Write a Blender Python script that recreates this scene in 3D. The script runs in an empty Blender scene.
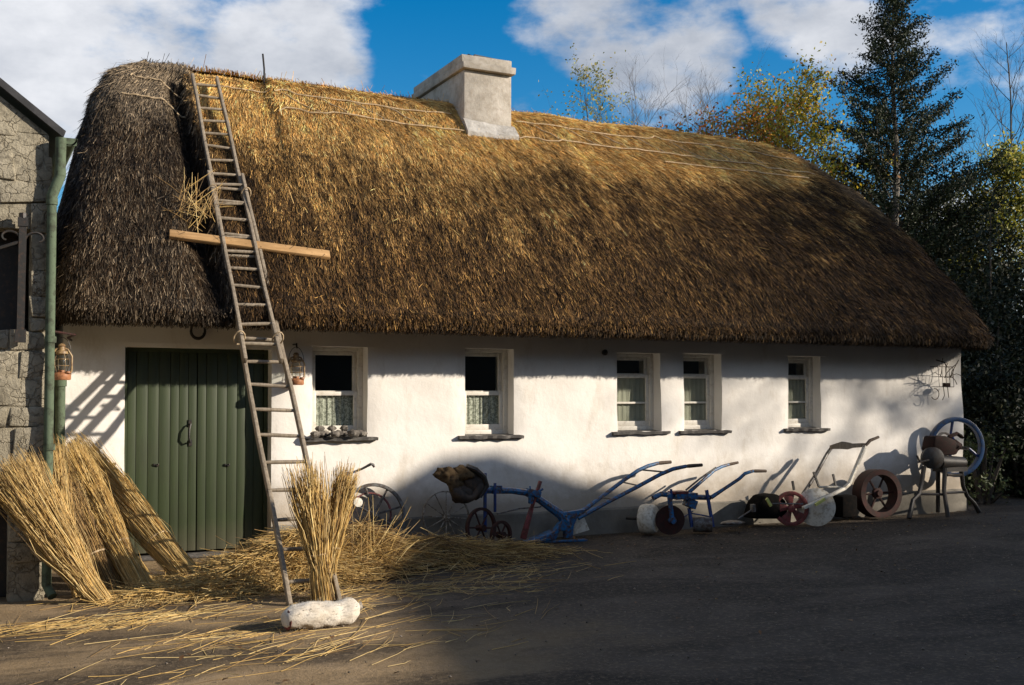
import bpy, math, random
import numpy as np
from mathutils import Vector, Matrix

rng = np.random.RandomState(7)
random.seed(7)
R = math.radians
scene = bpy.context.scene
COL = scene.collection

# ------------------------------------------------------------------ camera model
F_PX, CX, CY = 1107.0, 512.0, 342.5
YAW, TILT, SHIFT = R(26.4), R(1.5), 25.6 / 1024.0
CAM = np.array([0.0, -11.28, 1.60])
fwd = np.array([math.sin(YAW) * math.cos(TILT), math.cos(YAW) * math.cos(TILT), math.sin(TILT)])
rgt = np.array([math.cos(YAW), -math.sin(YAW), 0.0])
upv = np.cross(rgt, fwd)

def ray(u, v):
    a = (u - CX) / F_PX
    b = (CY - v) / F_PX + SHIFT * 1024 / F_PX
    return fwd + a * rgt + b * upv

def at(u, v, Y):
    """photo pixel -> world point on the vertical plane y = Y"""
    d = ray(u, v); t = (Y - CAM[1]) / d[1]
    p = CAM + t * d
    return Vector((p[0], Y, p[2]))

def gnd(u, v, z=0.0):
    d = ray(u, v); t = (z - CAM[2]) / d[2]
    p = CAM + t * d
    return Vector((p[0], p[1], z))

# ------------------------------------------------------------------ sun
SUN_AZ, SUN_EL = R(54), R(21)          # azimuth measured from the wall normal (-y) towards +x
SUN_DIR = Vector((math.sin(SUN_AZ) * math.cos(SUN_EL), -math.cos(SUN_AZ) * math.cos(SUN_EL), math.sin(SUN_EL)))

# ------------------------------------------------------------------ object helpers
def tag(o, label=None, cat=None, group=None, kind=None):
    if label: o['label'] = label
    if cat: o['category'] = cat
    if group: o['group'] = group
    if kind: o['kind'] = kind
    return o

def empty(name, loc=(0, 0, 0), label=None, cat=None, group=None):
    o = bpy.data.objects.new(name, None)
    o.location = loc
    o.empty_display_size = 0.2
    COL.objects.link(o)
    return tag(o, label, cat, group)

def link(name, me, mat, parent=None):
    o = bpy.data.objects.new(name, me)
    if mat is not None:
        me.materials.append(mat)
    COL.objects.link(o)
    if parent is not None:
        o.parent = parent
        wm = Matrix.Identity(4)
        q = parent
        while q is not None:                       # geometry is authored in world space
            wm = q.matrix_basis @ wm
            q = q.parent
        me.transform(wm.inverted())
    return o

def np_mesh(name, verts, faces, nside, mat, parent=None, smooth=False, tint=None):
    """fast mesh from numpy arrays; faces is (n, nside)"""
    me = bpy.data.meshes.new(name)
    verts = np.asarray(verts, dtype=np.float32); faces = np.asarray(faces, dtype=np.int32)
    me.vertices.add(len(verts)); me.vertices.foreach_set('co', verts.ravel())
    me.loops.add(faces.size); me.loops.foreach_set('vertex_index', faces.ravel())
    me.polygons.add(len(faces))
    me.polygons.foreach_set('loop_start', np.arange(0, faces.size, nside, dtype=np.int32))
    me.update(calc_edges=True)
    if smooth:
        me.polygons.foreach_set('use_smooth', np.ones(len(faces), dtype=bool))
    if tint is not None:
        a = me.attributes.new('tint', 'FLOAT_COLOR', 'POINT')
        c = np.ones((len(verts), 4), dtype=np.float32); c[:, :3] = tint
        a.data.foreach_set('color', c.ravel())
    me.validate()
    return link(name, me, mat, parent)

class MB:
    def __init__(s): s.v = []; s.f = []
    def add(s, vs, fs):
        n = len(s.v)
        s.v += [tuple(p) for p in vs]
        s.f += [tuple(i + n for i in f) for f in fs]
        return s
    def box(s, c, d, rot=None, jit=0.0):
        h = [x / 2 for x in d]
        vs = []
        for dz in (-1, 1):
            for dx, dy in ((-1, -1), (1, -1), (1, 1), (-1, 1)):
                p = Vector((dx * h[0], dy * h[1], dz * h[2]))
                if jit: p += Vector([random.uniform(-jit, jit) for _ in range(3)])
                if rot is not None: p = rot @ p
                vs.append(p + Vector(c))
        return s.add(vs, [(3, 2, 1, 0), (4, 5, 6, 7), (0, 1, 5, 4), (1, 2, 6, 5), (2, 3, 7, 6), (3, 0, 4, 7)])
    def bar(s, a, b, w, t, up=(0, 0, 1), ends=(1, 1)):
        """rectangular bar from a to b: w across, t along up; ends scale the section"""
        a, b = Vector(a), Vector(b); d = (b - a).normalized()
        x = d.cross(Vector(up)); x = x.normalized() if x.length > 1e-5 else d.orthogonal().normalized()
        y = x.cross(d).normalized()
        vs = []
        for p, k in ((a, ends[0]), (b, ends[1])):
            for i, j in ((-1, -1), (1, -1), (1, 1), (-1, 1)):
                vs.append(p + x * (i * w / 2 * k) + y * (j * t / 2 * k))
        return s.add(vs, [(3, 2, 1, 0), (4, 5, 6, 7), (0, 1, 5, 4), (1, 2, 6, 5), (2, 3, 7, 6), (3, 0, 4, 7)])
    def tube(s, pts, r, n=8, caps=True, closed=False):
        pts = [Vector(p) for p in pts]; m = len(pts)
        rs = r if isinstance(r, (list, tuple)) else [r] * m
        vs = []; prev = None
        for i, p in enumerate(pts):
            if closed: d = pts[(i + 1) % m] - pts[i - 1]
            else: d = pts[min(i + 1, m - 1)] - pts[max(i - 1, 0)]
            d.normalize()
            if prev is None: x = d.orthogonal().normalized()
            else:
                x = prev - d * prev.dot(d)
                x = x.normalized() if x.length > 1e-6 else d.orthogonal().normalized()
            prev = x; y = d.cross(x)
            for k in range(n):
                a = 2 * math.pi * k / n
                vs.append(p + (x * math.cos(a) + y * math.sin(a)) * rs[i])
        fs = []
        for i in range(m if closed else m - 1):
            j = (i + 1) % m
            for k in range(n):
                l = (k + 1) % n
                fs.append((i * n + k, i * n + l, j * n + l, j * n + k))
        if caps and not closed:
            fs.append(tuple(range(n - 1, -1, -1))); fs.append(tuple((m - 1) * n + k for k in range(n)))
        return s.add(vs, fs)
    def lathe(s, prof, c, axis=(0, 0, 1), n=24):
        """prof: (radius, height) along axis through c"""
        c = Vector(c); ax = Vector(axis).normalized(); x = ax.orthogonal().normalized(); y = ax.cross(x)
        vs = []; m = len(prof)
        for r, h in prof:
            for k in range(n):
                a = 2 * math.pi * k / n
                vs.append(c + ax * h + (x * math.cos(a) + y * math.sin(a)) * max(r, 1e-4))
        fs = []
        for i in range(m - 1):
            for k in range(n):
                l = (k + 1) % n
                fs.append((i * n + k, i * n + l, (i + 1) * n + l, (i + 1) * n + k))
        if prof[0][0] > 1e-3 and prof[0] != prof[-1]: fs.append(tuple(range(n - 1, -1, -1)))
        if prof[-1][0] > 1e-3 and prof[0] != prof[-1]: fs.append(tuple((m - 1) * n + k for k in range(n)))
        return s.add(vs, fs)
    def ring(s, c, axis, ro, ri, w, n=40):
        """flat wheel rim: outer / inner radius, width along axis"""
        return s.lathe([(ri, -w / 2), (ro, -w / 2), (ro, w / 2), (ri, w / 2), (ri, -w / 2)], c, axis, n)
    def blob(s, c, rad, rot=None, amp=0.12, seed=0, nu=18, nv=12, freq=3.0):
        c = Vector(c); rr = random.Random(seed); ph = [rr.uniform(0, 6.28) for _ in range(6)]
        vs = []
        for j in range(nv + 1):
            th = math.pi * j / nv
            for i in range(nu):
                a = 2 * math.pi * i / nu
                d = Vector((math.sin(th) * math.cos(a), math.sin(th) * math.sin(a), math.cos(th)))
                k = 1 + amp * (math.sin(freq * d.x + ph[0]) * math.sin(freq * 1.3 * d.y + ph[1]) + .6 * math.sin(freq * 2 * d.z + ph[2] + 2 * d.x) * math.sin(freq * 1.7 * d.x + ph[3]))
                p = Vector((d.x * rad[0], d.y * rad[1], d.z * rad[2])) * k
                if rot is not None: p = rot @ p
                vs.append(c + p)
        fs = []
        for j in range(nv):
            for i in range(nu):
                l = (i + 1) % nu
                fs.append((j * nu + i, (j + 1) * nu + i, (j + 1) * nu + l, j * nu + l))
        return s.add(vs, fs)
    def prism(s, poly, off):
        """polygon (3-D points) extruded by vector off"""
        n = len(poly); off = Vector(off)
        vs = [Vector(p) for p in poly] + [Vector(p) + off for p in poly]
        fs = [tuple(range(n - 1, -1, -1)), tuple(range(n, 2 * n))] + [(i, (i + 1) % n, n + (i + 1) % n, n + i) for i in range(n)]
        return s.add(vs, fs)
    def build(s, name, mat, parent=None, smooth=40, bevel=0):
        me = bpy.data.meshes.new(name)
        me.from_pydata([tuple(p) for p in s.v], [], s.f); me.validate()
        import bmesh
        bm = bmesh.new(); bm.from_mesh(me)
        bmesh.ops.recalc_face_normals(bm, faces=bm.faces[:])
        if bevel:
            es = [e for e in bm.edges if len(e.link_faces) == 2 and e.calc_face_angle(0) > R(35)]
            bmesh.ops.bevel(bm, geom=es, offset=bevel, segments=2, affect='EDGES', profile=.5)
        bm.to_mesh(me); bm.free()
        if smooth:
            me.polygons.foreach_set('use_smooth', np.ones(len(me.polygons), dtype=bool))
            me.set_sharp_from_angle(angle=R(smooth))
        return link(name, me, mat, parent)

# ------------------------------------------------------------------ materials
class NT:
    def __init__(s, name):
        s.m = bpy.data.materials.new(name); s.m.use_nodes = True
        s.t = s.m.node_tree; s.b = s.t.nodes['Principled BSDF']; s.o = s.t.nodes['Material Output']
    def n(s, typ, **kw):
        x = s.t.nodes.new(typ)
        for k, v in kw.items():
            if k.startswith('i_'):
                key = k[2:]
                x.inputs[int(key) if key.isdigit() else key.replace('_', ' ')].default_value = v
            else: setattr(x, k, v)
        return x
    def l(s, a, b): s.t.links.new(a, b)
    def coord(s): return s.n('ShaderNodeTexCoord').outputs['Object']
    def noise(s, scale, detail=6, rough=.6, dist=0, vec=None, stretch=None):
        v = vec if vec is not None else s.coord()
        if stretch:
            mp = s.n('ShaderNodeMapping'); mp.inputs['Scale'].default_value = stretch; s.l(v, mp.inputs['Vector']); v = mp.outputs[0]
        x = s.n('ShaderNodeTexNoise'); x.inputs['Scale'].default_value = scale; x.inputs['Detail'].default_value = detail
        x.inputs['Roughness'].default_value = rough; x.inputs['Distortion'].default_value = dist
        s.l(v, x.inputs['Vector'])
        return x.outputs['Fac']
    def ramp(s, fac, stops):
        r = s.n('ShaderNodeValToRGB'); e = r.color_ramp.elements
        while len(e) < len(stops): e.new(.5)
        for k, (p, c) in zip(e, stops):
            k.position = p; k.color = (*c, 1) if len(c) == 3 else c
        s.l(fac, r.inputs[0]); return r.outputs[0]
    def mix(s, fac, a, b, blend='MIX'):
        x = s.n('ShaderNodeMix', data_type='RGBA', blend_type=blend)
        for val, sock in ((fac, x.inputs[0]), (a, x.inputs[6]), (b, x.inputs[7])):
            if hasattr(val, 'is_linked'): s.l(val, sock)
            elif isinstance(val, (int, float)): sock.default_value = val
            else: sock.default_value = (*val, 1)
        return x.outputs[2]
    def math(s, op, a, b=0.0):
        x = s.n('ShaderNodeMath', operation=op)
        for val, sock in ((a, x.inputs[0]), (b, x.inputs[1])):
            if hasattr(val, 'is_linked'): s.l(val, sock)
            else: sock.default_value = val
        return x.outputs[0]
    def bump(s, h, strength=.3, dist=.02, normal=None):
        x = s.n('ShaderNodeBump'); x.inputs['Strength'].default_value = strength; x.inputs['Distance'].default_value = dist
        s.l(h, x.inputs['Height'])
        if normal is not None: s.l(normal, x.inputs['Normal'])
        return x.outputs[0]
    def out(s, color=None, rough=.8, normal=None, metal=0, spec=.3):
        b = s.b.inputs
        if color is not None:
            if hasattr(color, 'is_linked'): s.l(color, b['Base Color'])
            else: b['Base Color'].default_value = (*color, 1)
        if hasattr(rough, 'is_linked'): s.l(rough, b['Roughness'])
        else: b['Roughness'].default_value = rough
        b['Metallic'].default_value = metal
        b['Specular IOR Level'].default_value = spec
        if normal is not None: s.l(normal, b['Normal'])
        return s.m

def mat_painted(name, base, worn, amount=.45, rough=.5, scale=14, spec=.4):
    t = NT(name)
    f = t.noise(scale, 8, .7)
    c = t.mix(t.ramp(f, [(amount, (0, 0, 0)), (amount + .14, (1, 1, 1))]), worn, base)
    
    g = t.noise(60, 4)
    return t.out(c, rough, t.bump(t.math('ADD', f, t.math('MULTIPLY', g, .4)), .35, .004), spec=spec)

def mat_wood(name, a, b, scale=30, stretch=(1, 1, .08), rough=.75):
    t = NT(name)
    f = t.noise(scale, 6, .65, .6, stretch=stretch)
    c = t.ramp(f, [(.3, a), (.7, b)])
    d = t.noise(4, 4)
    c = t.mix(t.ramp(d, [(.4, (0, 0, 0)), (.75, (.5, .5, .5))]), c, [x * .55 for x in a])
    return t.out(c, rough, t.bump(f, .4, .004))

def mat_tint(name, rough=.75, spec=.25, var=(.75, 1.2), transl=0.0):
    t = NT(name)
    a = t.n('ShaderNodeAttribute', attribute_name='tint')
    f = t.noise(9, 5)
    k = t.ramp(f, [(.3, (var[0],) * 3), (.7, (var[1],) * 3)])
    c = t.mix(1.0, a.outputs['Color'], k, 'MULTIPLY')
    m = t.out(c, rough, spec=spec)
    if transl:
        tr = t.n('ShaderNodeBsdfTranslucent'); t.l(c, tr.inputs[0])
        mx = t.n('ShaderNodeMixShader'); mx.inputs[0].default_value = transl
        t.l(t.b.outputs[0], mx.inputs[1]); t.l(tr.outputs[0], mx.inputs[2]); t.l(mx.outputs[0], t.o.inputs[0])
    return m

M = {}
# whitewashed lumpy wall
t = NT('whitewash')
n1, n2, n3 = t.noise(1.3, 5, .6), t.noise(7, 6, .6), t.noise(45, 4, .6)
c = t.ramp(n1, [(.3, (.69, .655, .60)), (.7, (.80, .775, .73))])
c = t.mix(t.ramp(t.noise(2.2, 8, .72, stretch=(1, 1, .45)), [(.55, (0, 0, 0)), (.75, (.7, .7, .7))]), c, (.50, .44, .35))
sx = t.n('ShaderNodeSeparateXYZ'); t.l(t.coord(), sx.inputs[0])
low = t.math('SUBTRACT', t.math('ADD', sx.outputs['Z'], t.math('MULTIPLY', n2, .5)), .5)
c = t.mix(t.ramp(low, [(.14, (.85, .85, .85)), (.62, (0, 0, 0))]), c, (.36, .30, .225))       # rain-splashed dirt
fine = t.noise(16, 6, .7, stretch=(1, 1, .2))
c = t.mix(t.ramp(fine, [(.60, (0, 0, 0)), (.72, (.25, .25, .25))]), c, (.45, .38, .30))
h = t.math('ADD', t.math('MULTIPLY', n2, 1.0), t.math('MULTIPLY', n3, .18))
M['wall'] = t.out(c, .9, t.bump(h, .28, .025), spec=.15)

t = NT('plinth_render')
n1, n2 = t.noise(3, 7, .65), t.noise(40, 5, .6)
c = t.ramp(n1, [(.3, (.13, .12, .10)), (.7, (.24, .22, .185))])
M['plinth'] = t.out(c, .9, t.bump(t.math('ADD', n1, t.math('MULTIPLY', n2, .3)), .5, .02), spec=.15)

# yard
t = NT('yard_surface')
co = t.coord()
n1, n2, n3, n4 = t.noise(.35, 6, .6, vec=co), t.noise(2.2, 8, .7, vec=co), t.noise(28, 6, .75, vec=co), t.noise(120, 3, .7, vec=co)
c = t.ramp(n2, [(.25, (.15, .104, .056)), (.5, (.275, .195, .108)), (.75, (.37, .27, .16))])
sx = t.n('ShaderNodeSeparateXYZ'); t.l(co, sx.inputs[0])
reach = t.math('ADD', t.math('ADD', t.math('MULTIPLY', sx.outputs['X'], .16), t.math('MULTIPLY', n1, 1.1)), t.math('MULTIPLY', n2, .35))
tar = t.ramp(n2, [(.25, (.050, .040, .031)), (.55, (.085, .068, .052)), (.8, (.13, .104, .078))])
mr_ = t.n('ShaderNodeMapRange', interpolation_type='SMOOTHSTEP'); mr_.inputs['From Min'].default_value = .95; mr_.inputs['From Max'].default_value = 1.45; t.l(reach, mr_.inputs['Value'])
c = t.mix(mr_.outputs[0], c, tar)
dark_patch = t.noise(.55, 5, .62, .8, vec=co, stretch=(.55, 1.3, 1))
c = t.mix(t.ramp(dark_patch, [(.47, (0, 0, 0)), (.56, (.8, .8, .8))]), c, (.030, .024, .019))  # broad dark patches over the yard
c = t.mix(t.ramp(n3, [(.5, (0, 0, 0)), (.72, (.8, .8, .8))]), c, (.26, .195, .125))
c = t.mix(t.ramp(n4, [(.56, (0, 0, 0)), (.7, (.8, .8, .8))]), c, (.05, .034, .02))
h = t.math('ADD', t.math('MULTIPLY', n2, 1.2), t.math('ADD', t.math('MULTIPLY', n3, .55), t.math('MULTIPLY', n4, .22)))
M['yard'] = t.out(c, .92, t.bump(h, .9, .035), spec=.2)

# thatch body under the straws
t = NT('thatch_body')
f = t.noise(55, 6, .7, stretch=(1, .22, .22)); g = t.noise(6, 5)
c = t.mix(t.ramp(g, [(.3, (0, 0, 0)), (.7, (1, 1, 1))]), t.ramp(f, [(.3, (.018, .013, .008)), (.7, (.075, .05, .028))]), t.ramp(f, [(.3, (.03, .022, .012)), (.7, (.11, .075, .038))]))
M['thatch'] = t.out(c, .95, t.bump(f, 1.0, .03), spec=.1)
M['straw'] = mat_tint('straw_stalk', .6, .35, transl=0.12)
M['thatch_straw'] = mat_tint('thatch_stalk', .75, .2, (.6, 1.3))
M['leaf'] = mat_tint('leaf', .5, .35, transl=.42)
M['leaf_gloss'] = mat_tint('glossy_leaf', .55, .22, transl=.10)
M['bark'] = mat_wood('bark', (.035, .028, .022), (.10, .085, .07), 18)
M['bark_pale'] = mat_wood('pale_bark', (.09, .08, .07), (.22, .20, .17), 18)
M['rod'] = mat_wood('hazel_rod_bark', (.26, .19, .11), (.55, .43, .28), 30)
M['ladder'] = mat_wood('weathered_ladder_wood', (.15, .12, .085), (.33, .275, .205), 36)
M['plank'] = mat_wood('plank_wood', (.30, .17, .065), (.50, .31, .14), 16, stretch=(.1, 1, 1))
M['frame'] = mat_painted('cream_window_paint', (.66, .63, .56), (.52, .48, .41), .36, .5, 20)
M['sillstone'] = mat_painted('sill_slate', (.16, .15, .14), (.08, .075, .07), .5, .9, 12, .2)
M['stone'] = mat_painted('field_stone', (.20, .18, .155), (.09, .08, .07), .45, .9, 9, .2)
M['ironblack'] = mat_painted('oily_iron', (.035, .034, .032), (.03, .02, .015), .4, .55, 24, .3)
M['darkrust'] = mat_painted('dark_rust', (.028, .010, .009), (.016, .010, .008), .45, .8, 18, .2)
M['blackbox'] = mat_painted('sooty_boards', (.004, .004, .004), (.009, .007, .006), .4, .95, 20, .05)
M['black'] = mat_painted('blackened_iron', (.018, .017, .016), (.05, .03, .02), .35, .5, 30)
M['rust'] = mat_painted('rusted_iron', (.046, .014, .011), (.026, .013, .010), .45, .75, 16, .25)
M['redpaint'] = mat_painted('faded_red_paint', (.20, .042, .042), (.085, .03, .022), .43, .55, 22)
M['bluepaint'] = mat_painted('bright_blue_paint', (.012, .115, .275), (.075, .04, .028), .415, .42, 24)
M['flyblue'] = mat_painted('dull_blue_paint', (.008, .040, .115), (.02, .028, .045), .38, .4, 20)
M['darkblue'] = mat_painted('dark_blue_paint', (.016, .042, .17), (.03, .04, .07), .37, .45, 24)
M['whitepaint'] = mat_painted('chipped_white_paint', (.60, .57, .49), (.38, .33, .25), .38, .6, 20)
M['dullwhite'] = mat_painted('dull_white_paint', (.34, .32, .28), (.13, .10, .07), .45, .7, 26)
M['greyiron'] = mat_painted('bare_grey_iron', (.13, .13, .125), (.06, .04, .03), .42, .5, 18)
M['greenpipe'] = mat_painted('pale_green_pipe_paint', (.090, .120, .078), (.05, .058, .04), .38, .75, 16, .15)
M['grip'] = mat_wood('worn_wood_grip', (.05, .035, .025), (.12, .085, .06), 30)
M['copper'] = mat_painted('dull_copper', (.34, .15, .07), (.18, .08, .04), .4, .4, 20, .5)
M['tarnish'] = mat_painted('tarnished_brass', (.30, .21, .10), (.14, .08, .04), .42, .5, 24)
M['ochre'] = mat_painted('dead_stem', (.10, .075, .035), (.04, .03, .02), .4, .8, 20)
M['leather'] = mat_painted('old_leather', (.05, .032, .02), (.02, .014, .01), .45, .7, 14)
M['burlap'] = mat_painted('burlap', (.10, .068, .036), (.05, .033, .02), .4, .95, 22, .1)
M['slate'] = mat_painted('dark_slate', (.035, .035, .038), (.02, .02, .022), .45, .6, 8)
M['yellowpaint'] = mat_painted('yellow_green_paint', (.55, .55, .16), (.25, .22, .08), .35, .6, 20)

# green door boards: board tone varies from plank to plank
t = NT('door_green')
co = t.coord(); sx = t.n('ShaderNodeSeparateXYZ'); t.l(co, sx.inputs[0])
f = t.noise(22, 6, .65, .4, stretch=(1, 1, .06)); g = t.noise(3, 6, .7)
c = t.ramp(f, [(.25, (.022, .033, .0135)), (.75, (.038, .054, .021))])
c = t.mix(t.ramp(g, [(.45, (0, 0, 0)), (.75, (.6, .6, .6))]), c, (.030, .036, .019))
low = t.math('ADD', sx.outputs['Z'], t.math('MULTIPLY', g, .4))
c = t.mix(t.ramp(low, [(.2, (.8, .8, .8)), (.55, (0, 0, 0))]), c, (.075, .068, .045))
M['door'] = t.out(c, .55, t.bump(f, .35, .004), spec=.4)

# rubble stone
t = NT('limestone_block')
n1, n2, n3 = t.noise(2.2, 7, .7), t.noise(14, 7, .7), t.noise(70, 4, .7)
c = t.ramp(n1, [(.3, (.24, .215, .17)), (.5, (.38, .35, .285)), (.7, (.50, .46, .385))])
c = t.mix(t.ramp(n2, [(.50, (0, 0, 0)), (.64, (.75, .75, .75))]), c, (.15, .135, .11))
vo = t.n('ShaderNodeTexVoronoi', feature='DISTANCE_TO_EDGE'); vo.inputs['Scale'].default_value = 6.5
dn_ = t.n('ShaderNodeTexNoise'); dn_.inputs['Scale'].default_value = 5; dn_.inputs['Detail'].default_value = 5; t.l(t.coord(), dn_.inputs['Vector'])
va = t.n('ShaderNodeVectorMath', operation='MULTIPLY_ADD'); t.l(dn_.outputs['Color'], va.inputs[0]); va.inputs[1].default_value = (.35, .35, .35); t.l(t.coord(), va.inputs[2]); t.l(va.outputs[0], vo.inputs['Vector'])
crack = t.ramp(vo.outputs['Distance'], [(.0, (0, 0, 0)), (.035, (1, 1, 1))])
c = t.mix(crack, t.mix(1.0, c, (.64, .60, .53), 'MULTIPLY'), t.mix(1.0, c, (.80, .78, .72), 'MULTIPLY'))
h = t.math('ADD', t.math('ADD', n2, t.math('MULTIPLY', n3, .45)), t.math('MULTIPLY', crack, .5))
M['block'] = t.out(c, .95, t.bump(h, .9, .03), spec=.15)
t = NT('chimney_render')
n1, n2, n3 = t.noise(3.2, 7, .7), t.noise(10, 6, .65), t.noise(60, 4)
c = t.ramp(n1, [(.3, (.22, .20, .17)), (.5, (.36, .33, .285)), (.7, (.46, .425, .38))])
c = t.mix(t.ramp(n2, [(.48, (0, 0, 0)), (.7, (.55, .55, .55))]), c, (.21, .175, .135))
M['chimney'] = t.out(c, .9, t.bump(t.math('ADD', n2, t.math('MULTIPLY', n3, .3)), .5, .02), spec=.2)
t = NT('mortar_flashing')
c = t.ramp(t.noise(6, 7, .7), [(.35, (.24, .225, .20)), (.65, (.45, .43, .40))])
M['flash'] = t.out(c, .9, t.bump(t.noise(22, 6), .6, .02))
# fleece-like sacking
t = NT('white_sacking')
w = t.noise(60, 5, .7); g = t.noise(7, 5)
c = t.ramp(g, [(.3, (.42, .37, .30)), (.65, (.62, .575, .50))])
M['sack'] = t.out(c, .95, t.bump(w, .6, .01), spec=.1)
# lace
t = NT('lace_curtain')
w = t.noise(38, 3, .5, 1.0); g = t.noise(90, 2)
c = t.mix(t.ramp(w, [(.44, (0, 0, 0)), (.56, (1, 1, 1))]), (.34, .34, .29), (.75, .74, .66))
M['lace'] = t.out(c, .9, spec=.1)
t = NT('plain_net_curtain')
c = t.ramp(t.noise(5, 4), [(.3, (.46, .44, .37)), (.7, (.58, .56, .47))])
M['net'] = t.out(c, .9, spec=.1)
# window and lantern glass
t = NT('old_glass')
tr = t.n('ShaderNodeBsdfTransparent'); tr.inputs[0].default_value = (.86, .88, .86, 1)
gl = t.n('ShaderNodeBsdfGlossy'); gl.inputs['Roughness'].default_value = .06
lw = t.n('ShaderNodeLayerWeight'); lw.inputs['Blend'].default_value = .5
fr_ = t.math('ADD', t.math('MULTIPLY', t.math('POWER', lw.outputs['Facing'], 4.0), .7), .05)
t.l(t.bump(t.noise(5, 2), .15, .01), gl.inputs['Normal'])
mx = t.n('ShaderNodeMixShader'); t.l(fr_, mx.inputs[0]); t.l(tr.outputs[0], mx.inputs[1]); t.l(gl.outputs[0], mx.inputs[2])
t.l(mx.outputs[0], t.o.inputs[0]); M['glass'] = t.m
t = NT('interior_dark'); M['inside'] = t.out((.022, .017, .013), .95)

# ------------------------------------------------------------------ straw builders
def straw_mesh(name, paths, rad, tint, mat, parent=None):
    """paths (N, K, 3): every stalk a three-sided bent prism; rad (N,), tint (N, 3)"""
    N, K, _ = paths.shape
    d = paths[:, -1] - paths[:, 0]; d /= np.linalg.norm(d, axis=1)[:, None] + 1e-9
    ref = rng.normal(size=(N, 3)); x = np.cross(d, ref); x /= np.linalg.norm(x, axis=1)[:, None] + 1e-9
    y = np.cross(d, x)
    V = np.zeros((N, K, 3, 3))
    for k in range(3):
        a = 2 * math.pi * k / 3
        V[:, :, k, :] = paths + ((x * math.cos(a) + y * math.sin(a)) * rad[:, None])[:, None, :]
    V[:, -1] = V[:, -1] * .5 + V[:, -1].mean(axis=1, keepdims=True) * .5
    base = (np.arange(N) * K * 3)[:, None, None]
    k = np.arange(K - 1)[None, :, None] * 3; s = np.arange(3)[None, None, :]; s2 = (s + 1) % 3
    Fc = np.stack([base + k + s, base + k + s2, base + k + 3 + s2, base + k + 3 + s], axis=-1).reshape(-1, 4)
    T = np.repeat(tint, K * 3, axis=0)
    return np_mesh(name, V.reshape(-1, 3), Fc, 4, mat, parent, False, T)

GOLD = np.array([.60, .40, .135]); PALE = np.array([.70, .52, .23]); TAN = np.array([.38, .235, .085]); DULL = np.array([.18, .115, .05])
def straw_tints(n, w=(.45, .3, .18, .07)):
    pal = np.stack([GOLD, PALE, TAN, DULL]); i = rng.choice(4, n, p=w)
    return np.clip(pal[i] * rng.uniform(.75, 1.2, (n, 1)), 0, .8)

def sheaf(name, base, tip, n, r_base, r_waist, r_tip, waist=.22, label='', cat='straw bundle', flat=1.0, length_var=.16, group=None, fan=None, tints=None, thick=1.0):
    """a tied bundle: stalks run from a round butt through a tight waist to a loose fan"""
    base, tip = np.array(base), np.array(tip)
    ax = tip - base; L = np.linalg.norm(ax); ax /= L
    x = np.cross(ax, [0, 1, 0]) if fan is None else np.array(fan, float)
    x -= ax * x.dot(ax); x /= np.linalg.norm(x); y = np.cross(ax, x)
    a = rng.uniform(0, 2 * math.pi, n); q = np.sqrt(rng.uniform(0, 1, n))
    off = (np.cos(a) * q)[:, None] * x + (np.sin(a) * q * flat)[:, None] * y
    ks = [-.02, waist * .5, waist, .45, .72, 1.0]
    rs = [r_base, r_base * .75 + r_waist * .25, r_waist, r_waist + (r_tip - r_waist) * .35, r_waist + (r_tip - r_waist) * .68, r_tip]
    ln = 1 - np.abs(rng.normal(0, length_var, n)); st = rng.uniform(-.03, .03, n)
    ln = np.clip(ln, .45, 1.06)
    wob = rng.normal(0, .0075, (n, len(ks), 3)); jt = rng.normal(0, .10, (n, 3)); wob[:, -2:] *= 1.8
    paths = np.zeros((n, len(ks), 3))
    for i, (k, r) in enumerate(zip(ks, rs)):
        kk = (k * ln + st)
        paths[:, i] = base + ax * (kk * L)[:, None] + off * r * (1 + jt[:, :1] * .8) + wob[:, i] * (0.4 + k)
    paths[:, -1, :] += rng.normal(0, .018, (n, 3)); paths[:, :, 2] = np.maximum(paths[:, :, 2], .006)
    root = empty(name, tuple(base), label, cat, group)
    straw_mesh('stalks', paths, rng.uniform(.0015, .0029, n) * thick, straw_tints(n) if tints is None else tints, M['straw'], root)
    m = MB(); c = base + ax * L * waist; pts = []
    for i in range(22):
        b = 2 * math.pi * i / 22
        pts.append(Vector(c + (x * math.cos(b) + y * math.sin(b) * flat) * (r_waist * 1.06)))
    m.tube(pts, .008, 6, closed=True).build('twine_band', M['rod'], root)
    return root

# ------------------------------------------------------------------ leaves and trees
def leaf_mesh(name, P, size, tint, mat, parent, aspect=.55, droop=0.0):
    n = len(P)
    d = rng.normal(size=(n, 3)); d[:, 2] -= droop; d /= np.linalg.norm(d, axis=1)[:, None]
    x = np.cross(d, rng.normal(size=(n, 3))); x /= np.linalg.norm(x, axis=1)[:, None]
    s = size * rng.uniform(.6, 1.3, n)
    V = np.zeros((n, 4, 3)); nn = np.cross(d, x)
    V[:, 0] = P; V[:, 1] = P + d * (s * .55)[:, None] + x * (s * aspect * .5)[:, None] + nn * (s * .08)[:, None]
    V[:, 2] = P + d * s[:, None]; V[:, 3] = P + d * (s * .55)[:, None] - x * (s * aspect * .5)[:, None] + nn * (s * .08)[:, None]
    Fc = np.arange(n * 4).reshape(n, 4)
    return np_mesh(name, V.reshape(-1, 3), Fc, 4, mat, parent, False, np.repeat(tint, 4, axis=0))

def pal_tint(n, cols, w):
    i = rng.choice(len(cols), n, p=np.array(w) / sum(w))
    return np.array(cols)[i] * rng.uniform(.7, 1.3, (n, 1))

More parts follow.
